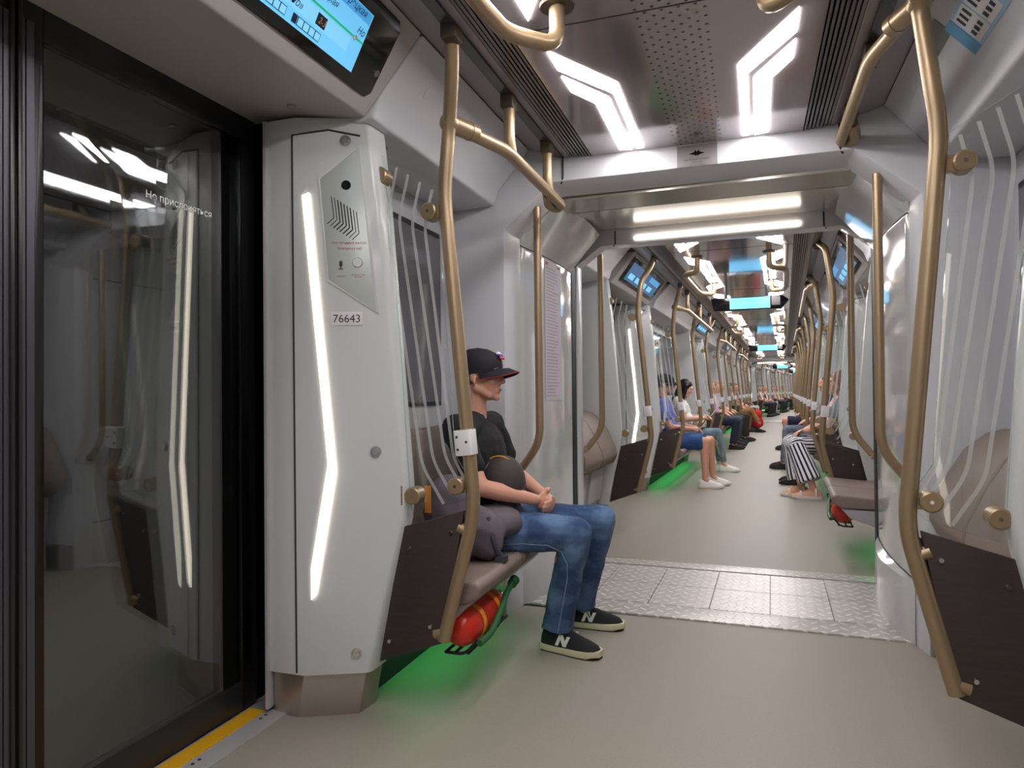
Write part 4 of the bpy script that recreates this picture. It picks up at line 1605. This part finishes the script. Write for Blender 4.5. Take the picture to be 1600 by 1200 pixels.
# second and third carriage
PV = [(1.40, 1), (3.45, -1), (7.10, 1), (9.15, -1), (12.80, 1), (14.85, -1), (18.50, 1), (20.55, -1)]
ZN = [(.16, 1.44), (3.41, 7.14), (9.11, 12.84), (14.81, 18.54), (20.51, 21.9)]
DN = [(1.40, 3.45), (7.10, 9.15), (12.80, 14.85), (18.50, 20.55)]
def carriage(car, deep):
    w = car.word
    shell(car, .10, 21.95, ZN, DN)
    skip = () if not deep else ('glass_clamp', 'screw', 'rivet', 'locking_bolt', 'rail_bracket', 'screw_cap', 'hatch_seam', 'backing_plate', 'edge_flange', 'kick_plate', 'lock_cover')
    for s in (-1, 1):
        sd = SIDE[s]
        for i, (v, d) in enumerate(PV):
            o = ORD[i]
            sk = skip if (deep or i > 3) else ()
            if deep: sk = skip
            elif i > 3: sk = ('screw', 'rivet', 'locking_bolt', 'hatch_seam')
            partition(car, s, v, d, f'{o} glass screen with dark wood panel on the {sd} of the {w} carriage, from the nearest gangway' if not deep else f'{o} glass screen on the {sd} beyond the far gangway', skip=sk)
            pillar(car, s, v, d, f'{o} grey door pillar on the {sd} of the {w} carriage, from the nearest gangway' if not deep else f'{o} door pillar on the {sd} beyond the far gangway', skip=sk)
            bar = 3.22 if (d == -1 and i < 7) else 0.
            hpole(car, s, v, d, f'{o} bent bronze pole on the {sd} of the {w} carriage' if not deep else f'{o} bent bronze pole on the {sd} beyond the far gangway', bar, skip=sk)
        for j, v in enumerate((5.28, 10.98, 16.68)):
            hpole(car, s, v, -1, f'bronze pole at the middle of the {ORD[j]} long {sd} bench, {w} carriage', 0., False)
        gpole(car, s, .14, -1, f'slim grab pole on the {sd} just inside the {w} carriage')
        for j, (a, b) in enumerate(DN):
            header(car, s, a + .10, b - .10, f'{ORD[j]} door header on the {sd} of the {w} carriage, with a dim blue display', 'dim')
        for j, (a, b) in enumerate(ZN):
            cover(car, s, (a if j == 0 else a + .135), (b if j == 4 else b - .135), f'grey overhead cover above the {ORD[j]} seats on the {sd} of the {w} carriage')
            if j in (0, 4):
                f = (s == -1 and j == 0)
                bench(car, s, a + .12, b - .12, f'folded-up brown seat on the {sd} just inside the {w} carriage' if f else f'short brown bench at the {"near" if j == 0 else "far"} end of the {w} carriage on the {sd}', fold=f)
            else:
                bench(car, s, a + .10, b - .10, f'{ORD[j - 1]} long brown bench on the {sd} of the {w} carriage', nseat=6)
        for i in range(17):
            v = .85 + 1.25 * i
            chevron(car, s, v, -1 if i % 2 == 0 else 1, f'{ORD[i]} angular ceiling light in the {sd} row of the {w} carriage', None)
        for j, (a, b) in enumerate(DN):
            ceiling_bar(car, s, a + .23, 1.59, f'looped ceiling grab bar at the {ORD[j]} door of the {w} carriage, {sd} one')
    for j, v in enumerate((3.5, 12.3)):
        ceil_screen(car, v, f'{"nearer" if j == 0 else "farther"} hanging blue display under the ceiling of the {w} carriage')
carriage(CAR2, False)
carriage(CAR3, True)
m = MB(); m.box(-1.6, 1.6, 22.2, 22.26, -.1, 2.5)
sbuild('wall_front', m, WALLG, CAR3)
bulkhead(CAR3, 21.87, 1, 2)
extinguisher(CAR2, 1, .72, 'red fire extinguisher under the first right seat beyond the gangway')
r = thing('red_sticker', 'small red square sticker on the right pillar beyond the gangway', 'sticker', CAR2.at(1.13, 1.40))
m = MB(); 
X = XF(1, -1, 1.13)
m.prism([fac(a, z, .001) for a, z in ((1.17, 1.53), (1.17, 1.44), (1.085, 1.44), (1.085, 1.53))], FN * .002)
sb = build('backing', m, PRED, r, X)
m = MB(); m.prism([fac(a, z, .003) for a, z in ((1.145, 1.485), (1.145, 1.46), (1.115, 1.46), (1.115, 1.485))], FN * .001)
build('white_mark', m, TAGW, r, X)
# orange corner marks on the floor by the benches
for s in (-1, 1):
    for j, (a, b) in enumerate(((3.30, 5.4), (7.3, 7.9))):
        m = MB()
        u0 = .47 if s == 1 else .53
        if s == 1:
            m.box(s * u0 - .016, s * u0 + .016, a, b, 0, .002)
        m.box(min(s * u0, s * (u0 - .16 if s == -1 else u0 + .17)), max(s * u0, s * (u0 - .16 if s == -1 else u0 + .17)), a, a + .035, 0, .002)
        o = build('floor_marking', m, ORMARK)
        o.matrix_basis = CAR2.M
        if s == -1:
            o.matrix_basis = CAR2.at(0, .34 if j == 0 else .3)
        tag(o, f'orange corner mark on the floor by the {ORD[j]} long bench on the {SIDE[s]}', 'floor marking')

# ---------------------------------------------------------------- the man in the cap
MR = Matrix.Translation((-1.10, 3.0, 0))
ov = dict(hipR=(.0, -.10, .53), hipL=(.0, .10, .53), kneeR=(.385, -.075, .545), kneeL=(.43, .235, .545), ankleR=(.275, .02, .105), ankleL=(.30, .365, .105),
          shR=(-.115, -.185, .985), shL=(-.10, .19, .99), elR=(.005, -.225, .745), elL=(-.02, .27, .76), wrR=(.195, -.050, .676), wrL=(.195, .085, .678),
          neck=(-.105, .0, 1.02), head=(-.070, 0, 1.228))
man, body, jeans, J, P, R = person(MR, 'man in black cap, black T-shirt and blue jeans, seated with hands clasped', ov, SKIN, TEE, 'short', 'long', JEANS, mat('hair_stubble_brown', (120, 92, 76), .8), 'cap',
                                   SHOEB, SOLEC, .03, .0062, NLOGO, 1.0, .006, SHOEB, (.02, -.24), True)
for s in (-1, 1):
    m = MB(); m.ball(P(.0735, s * .033, .008), .0125, 14)
    e = build('eye', m, EYEW, man)
    m = MB(); m.ball(P(.0820, s * .033, .008), .0062, 10)
    build('iris', m, EYEI, e)
    m = MB(); m.tube([P(.090, s * .014, .030), P(.090, s * .036, .035), P(.078, s * .054, .028)], .004, 6)
    build('eyebrow', m, HAIRG, man)
m = MB(); m.tube([P(.0925, -.020, -.0645), P(.0955, 0, -.0640), P(.0925, .020, -.0645)], .0022, 6)
tag(build('lips', m, mat('lip_pink', (176, 104, 92), .5), man), None)
# flag-coloured patch on the cap
capo = [c for c in man.children if c.name.startswith('cap')][0]
for i, col in enumerate(((236, 236, 240), (60, 84, 180), (206, 60, 66))):
    m = MB()
    x0 = (.081, .091, .098)[i]
    z0 = (.099, .089, .078)[i] + .004
    m.box(-.004, .004, -.020, .020, -.006, .006)
    RR = Matrix.Rotation(-.72, 3, 'Y')
    vs = [P(*(Vector((x0, 0, z0)) + RR @ Vector(p))) for p in m.v]
    m.v = vs
    build('emblem_stripe', m, mat(f'emblem_{i}', col, .6), capo)
# seams on the jeans
pts = polyl([(.02, 0, .49), (.18, 0, .505), (.28, 0, .50), (.335, 0, .47), (.358, 0, .42), (.352, 0, .35), (.322, 0, .22), (.292, 0, .09)], 14)
TH = mat('jeans_thread', (150, 168, 190), .8)
surf_line(jeans, [(x, -.09, z) for x, y, z in pts], (0, 1, 0), .0014, TH, 'seam_thread', jeans)
for n in 'RL':
    m = MB()
    a = J['ankle' + n]
    pl = []
    for k in range(25):
        an = 2 * PI * k / 24
        pl.append(a + Vector((.068 * math.cos(an), .068 * math.sin(an), 0.002 + .004 * math.sin(5 * an))))
    m.tube(pl, .006, 6, fil=.002, seg=2)
    build('frayed_hem', m, mat('jeans_hem', (70, 92, 126), .9), jeans)
m = MB()
pl = [J['neck'] + Vector((.018 + .072 * math.cos(2 * PI * k / 24), .072 * math.sin(2 * PI * k / 24), .028 - .030 * math.cos(2 * PI * k / 24))) for k in range(25)]

# backpack lying on his lap and beside his hip
BM = Matrix.Translation((-1.10, 2.72, 0))
bag = thing('backpack', 'grey backpack with amber zip on the lap of the man in the black cap', 'backpack', BM)
b = MB()
b.ball((-.02, -.02, .575), (.165, .095, .115), 18)
b.ball((-.10, -.03, .66), (.11, .09, .15), 16)
b.ball((.035, .215, .745), (.100, .09, .125), 18)
b.ball((.045, .10, .595), (.13, .15, .070), 16)
b.ball((.07, -.045, .555), (.075, .055, .095), 14)
bb = blob('main_compartment', b, BAGG, bag, .009, 6, .007, 12, 5)
b = MB()
b.ball((.060, .200, .750), (.104, .088, .124), 18)
fp = blob('front_panel', b, BAGD, bag, .008, 5, .0, 14, 6)
m = MB()
m.tube([Vector((.050 + .098 * math.sin(t), .215 - .045 * math.cos(t), .752 + .118 * math.cos(t))) for t in [-1.2 + .22 * k for k in range(11)]], .0035, 6, fil=.01)
build('zip_piping', m, BAGY, bag)
m = MB()
m.box(-.155, -.128, -.152, -.146, .665, .775)
build('zip_pull', m, ORANGE, bag, bevel=.002)
m = MB()
m.tube([(.085, -.06, .64), (.115, -.085, .56), (.135, -.075, .50), (.15, -.05, .475)], .012, 8)
m.box(.125, .165, -.085, -.045, .468, .492)
build('shoulder_strap', m, mat('webbing_grey', (60, 58, 64), .7), bag)

# ---------------------------------------------------------------- passengers further along
def seatM(car, s, v, a=.90):
    return car.at(s * a, v, 0, 0 if s == -1 else PI)
PH = mat('phone_white', (220, 216, 220), .3)
def phone(r_, J, k, at, label, col=PH):
    o = thing('phone', label, 'phone', r_.matrix_basis @ Matrix.Translation(at) @ Euler((0, -.9, .3)).to_matrix().to_4x4())
    m = MB(); m.box(-.075, .075, -.038, .038, -.005, .005)
    build('case', m, col, o, bevel=.004)
    m = MB(); m.box(-.070, .070, -.034, .034, .005, .0058)
    build('screen', m, mat('phone_glass', (40, 44, 56), .1), o)
DEN = denim('denim_shorts', (46, 84, 142), (72, 112, 168))
LJE = denim('jeans_light', (112, 136, 152), (150, 170, 182))
GJE = denim('jeans_grey', (92, 104, 120), (128, 140, 154))
BLK = mat('cloth_black', (22, 22, 24), .9)
NAVY = mat('cloth_navy', (34, 40, 66), .9)
# 1 man in shorts
o = person(seatM(CAR2, -1, 3.95, .88), 'man in dark cap, violet shirt and blue denim shorts looking at his phone',
           dict(kneeL=(.44, .14, .545), kneeR=(.42, -.10, .545), ankleL=(.46, .17, .105), ankleR=(.40, -.12, .105), wrL=(.27, .05, .70), wrR=(.26, -.07, .69), elL=(.02, .24, .73), elR=(.02, -.24, .72), sh=(-.1, .19, 1.0)),
           SKIN, mat('shirt_violet', (112, 120, 196), .85), 'short', 'shorts', DEN, HAIRB, 'cap', SHOEW, SOLEW, .12, .010, toe=(.06, -.06))
phone(o[0], None, 0, (.36, -.01, .735), 'pale phone held by the man in denim shorts', mat('phone_pink', (230, 176, 186), .3))
# 2 woman with long hair
o = person(seatM(CAR2, -1, 5.62, .90), 'woman with long black hair in a white top and light jeans',
           dict(head=(-.02, 0, 1.19), neck=(-.09, 0, 1.0), kneeL=(.40, .10, .54), kneeR=(.42, -.05, .56), ankleL=(.42, .12, .105), ankleR=(.50, -.02, .105), wrL=(.24, .05, .78), wrR=(.24, -.05, .76)),
           SKINP, mat('top_white', (226, 226, 226), .85), 'short', 'slim', LJE, HAIRK, 'long', SHOEW, SOLEW, .42, .010, toe=(.1, -.1), girth=.9)
phone(o[0], None, 0, (.34, 0, .82), 'white phone held by the woman with long black hair')
hb = thing('handbag', 'cream handbag on the lap of the woman with long black hair', 'handbag', seatM(CAR2, -1, 5.62, .90) @ Matrix.Translation((.17, -.02, .63)))
b = MB(); b.ball((0, 0, .05), (.10, .14, .08), 14); b.box(-.08, .08, -.12, .12, 0, .06)
blob('bag_body', b, mat('bag_cream', (218, 204, 178), .6), hb, .01, 3)
m = MB(); m.tube([(0, -.08, .11), (.0, -.06, .19), (0, .06, .19), (0, .08, .11)], .007, 8)
build('handle', m, mat('bag_handle_tan', (150, 120, 90), .6), hb)
sb_ = thing('shoulder_bag', 'black bag lying on the long bench beside the woman with long black hair', 'bag', CAR2.at(-.86, 6.35, .455))
b = MB(); b.ball((0, 0, .09), (.17, .25, .10), 16)
blob('bag_body', b, BLK, sb_, .014, 3, .006)
m = MB(); m.tube([(0, -.16, .15), (.06, -.08, .23), (.06, .08, .23), (0, .16, .15)], .010, 8)
build('strap', m, BLK, sb_)
# others on the left
def pax(car, s, v, label, shirt, trouser, hair, hst='short', legs='long', skin=SKIN, vox=.014, upper=SHOEB, sole=SOLEK, over=None, sleeve='short', pitch=.1, toe=(.1, -.1), a=.90):
    return person(seatM(car, s, v, a), label, over or {}, skin, shirt, sleeve, legs, trouser, hair, hst, upper, sole, pitch, vox, toe=toe)
C = lambda n, c: mat(n, c, .88)
pax(CAR2, -1, 9.65, 'person with short grey hair in a lilac shirt and navy trousers', C('shirt_lilac', (166, 132, 196)), NAVY, HAIRG)
pax(CAR2, -1, 11.9, 'man with black hair in a pinkish shirt and dark brown trousers', C('shirt_pinkish', (196, 150, 140)), C('trousers_dark_brown', (50, 44, 38)), HAIRK, over=dict(kneeL=(.50, .15, .56), kneeR=(.50, -.10, .56), ankleL=(.48, .16, .105), ankleR=(.46, -.12, .105)))
pax(CAR2, -1, 15.35, 'passenger in olive top and tan trousers with crossed legs', C('top_olive', (110, 108, 86)), C('trousers_tan', (170, 124, 78)), HAIRB, sleeve='long', over=dict(kneeR=(.46, .02, .62), ankleR=(.62, .06, .30)))
o = pax(CAR2, -1, 17.1, 'passenger in red and white top behind a red rucksack', C('top_red_white', (206, 120, 118)), NAVY, HAIRB)
rb = thing('rucksack', 'bright red rucksack standing between a passenger and the aisle', 'rucksack', CAR2.at(-.34, 17.0, 0))
b = MB(); b.ball((0, 0, .22), (.15, .19, .20), 16); b.ball((0, 0, .42), (.13, .16, .17), 16); b.ball((.10, 0, .2), (.07, .13, .12), 14)
blob('rucksack_body', b, C('nylon_red', (214, 34, 44)), rb, .014, 4, .006)
m = MB(); m.tube([(0, -.05, .57), (0, -.04, .63), (0, .04, .63), (0, .05, .57)], .010, 8)
build('handle', m, BLK, rb)
pax(CAR2, -1, 10.45, 'passenger in beige top between the lilac and the pinkish shirts', C('top_beige', (208, 188, 164)), C('trousers_slate', (74, 78, 88)), HAIRR, 'bob', vox=.016)
pax(CAR2, -1, 11.2, 'passenger in pale blue top next to the man in pinkish shirt', C('top_pale_blue', (150, 176, 200)), C('trousers_charcoal', (56, 54, 56)), HAIRBL, vox=.016)
pax(CAR2, -1, 16.15, 'passenger in peach top and brown trousers next to the olive top', C('top_peach', (226, 184, 160)), C('trousers_cocoa', (92, 66, 54)), HAIRBL, 'bob', vox=.018)
pax(CAR2, -1, 17.9, 'passenger all in black clothes beyond the red rucksack', BLK, BLK, HAIRK, vox=.018)
pax(CAR2, -1, 20.95, 'passenger in pale shirt and white trousers near the far gangway', C('shirt_peach', (222, 170, 146)), C('trousers_white', (214, 210, 204)), HAIRBL, vox=.018)
# right side
STR = mat('trousers_striped', (232, 230, 232), .85)
nt = STR.node_tree
bs = nt.nodes['Principled BSDF']
at = N(nt, 'ShaderNodeAttribute'); at.attribute_name = 'around_leg'
st = mth(nt, 'LESS_THAN', mth(nt, 'FRACT', mth(nt, 'MULTIPLY', at.outputs['Fac'], 15.)), .45)
mx = N(nt, 'ShaderNodeMixRGB'); mx.inputs[1].default_value = rgb(230, 228, 232); mx.inputs[2].default_value = rgb(34, 36, 56)
nt.links.new(st, mx.inputs[0]); nt.links.new(mx.outputs[0], bs.inputs['Base Color'])
def stripe_map(o_, J):
    """weave direction of the striped cloth: angle around the nearest leg bone"""
    me = o_.data
    a_ = me.attributes.new('around_leg', 'FLOAT', 'POINT')
    bones = []
    for n in 'LR':
        bones.append((J['hip' + n], J['knee' + n], Vector((0, 0, 1))))
        bones.append((J['knee' + n], J['ankle' + n], Vector((1, 0, 0))))
    out = []
    for v in me.vertices:
        best = None
        for p, q, ref in bones:
            d = q - p
            t = min(1, max(0, (v.co - p).dot(d) / d.dot(d)))
            c = v.co - (p + d * t)
            if best is None or c.length < best[0]:
                ax = d.normalized()
                e1 = (ref - ax * ref.dot(ax)).normalized()
                e2 = ax.cross(e1)
                best = (c.length, math.atan2(c.dot(e2), c.dot(e1)) / (2 * PI) + .5)
        out.append(best[1])
    a_.data.foreach_set('value', out)
o = person(seatM(CAR2, 1, 3.82, .90), 'woman in black and white striped wide trousers and white sandals',
           dict(kneeR=(.44, .30, .57), kneeL=(.40, .38, .55), ankleR=(.34, .34, .105), ankleL=(.22, .52, .105), wrL=(.30, .26, .70), wrR=(.32, .20, .69), elR=(.03, -.2, .74), elL=(.06, .33, .76)),
           SKIN, C('top_grey_print', (120, 124, 134)), 'short', 'wide', STR, HAIRR, 'bob', SKIN, SOLEW, .15, .010, straps=SHOEW, toe=(.1, .2))
stripe_map(o[2], o[3])
pax(CAR2, 1, 6.35, 'passenger in dark grey shirt and grey-blue jeans on the right', C('shirt_dark_grey', (70, 74, 84)), GJE, HAIRK, vox=.013, over=dict(kneeL=(.46, .16, .56), kneeR=(.46, -.10, .56), ankleL=(.50, .18, .105), ankleR=(.50, -.06, .105)))
pax(CAR2, 1, 9.75, 'bare-kneed passenger in navy shorts and navy shirt on the right', C('shirt_navy', (44, 52, 86)), NAVY, HAIRB, legs='shorts', over=dict(kneeL=(.50, .14, .56), kneeR=(.50, -.10, .56), ankleL=(.46, .16, .105), ankleR=(.46, -.1, .105)))
pax(CAR2, 1, 4.55, 'passenger in pale pink shirt behind the woman in striped trousers', C('shirt_pale_pink', (220, 180, 186)), GJE, HAIRK, vox=.013)
for i, (v, ds, cs, ct, hs_) in enumerate(((3.9, 'red', (190, 60, 60), (40, 40, 46), HAIRB), (4.6, 'white', (220, 218, 214), (52, 56, 70), HAIRK), (5.9, 'black', (30, 30, 34), (30, 30, 34), HAIRB),
                                          (6.5, 'peach', (224, 176, 152), (206, 202, 196), HAIRBL), (9.7, 'blue', (80, 104, 150), (40, 44, 56), HAIRK), (10.6, 'pink', (222, 160, 160), (60, 60, 66), HAIRR),
                                          (5.25, 'beige', (206, 186, 160), (56, 60, 84), HAIRB), (11.3, 'green', (96, 128, 96), (50, 48, 46), HAIRK), (12.0, 'yellow', (216, 190, 110), (44, 46, 60), HAIRB), (15.5, 'grey', (130, 130, 134), (40, 40, 44), HAIRK), (16.3, 'orange', (208, 128, 72), (70, 76, 96), HAIRR))):
    pax(CAR3, -1, v, f'distant passenger in {ds} top on the left beyond the far gangway', C('far_top_' + ds, cs), C(f'far_trousers_{i}', ct), hs_, vox=.02)

# ---------------------------------------------------------------- camera and render look
cam = D.cameras.new('camera')
co = D.objects.new('camera', cam)
COL.objects.link(co)
yaw, pit, rol = 0.32848089, 0.0119762745, -0.009139087
fw = Vector((-math.sin(yaw) * math.cos(pit), math.cos(yaw) * math.cos(pit), math.sin(pit)))
rt = Vector((math.cos(yaw), math.sin(yaw), 0))
up = rt.cross(fw)
r2_ = rt * math.cos(rol) + up * math.sin(rol)
u2_ = -rt * math.sin(rol) + up * math.cos(rol)
Mx = Matrix((r2_, u2_, -fw)).transposed().to_4x4()
Mx.translation = (0, 0, H)
co.matrix_world = Mx
cam.sensor_fit = 'HORIZONTAL'
cam.sensor_width = 36
cam.lens = 1090.07 / 1600 * 36
cam.clip_start = .02
cam.clip_end = 200
SC.camera = co

w = D.worlds.new('tunnel')
SC.world = w
w.use_nodes = True
w.node_tree.nodes['Background'].inputs[0].default_value = (.01, .01, .012, 1)
w.node_tree.nodes['Background'].inputs[1].default_value = 1

vs = SC.view_settings
vs.view_transform = 'Standard'
vs.look = 'None'
vs.exposure = EXPO
vs.gamma = 1
vs.use_curve_mapping = False
SC.cycles.max_bounces = 10
SC.cycles.transparent_max_bounces = 24
SC.cycles.caustics_reflective = False
SC.cycles.caustics_refractive = False
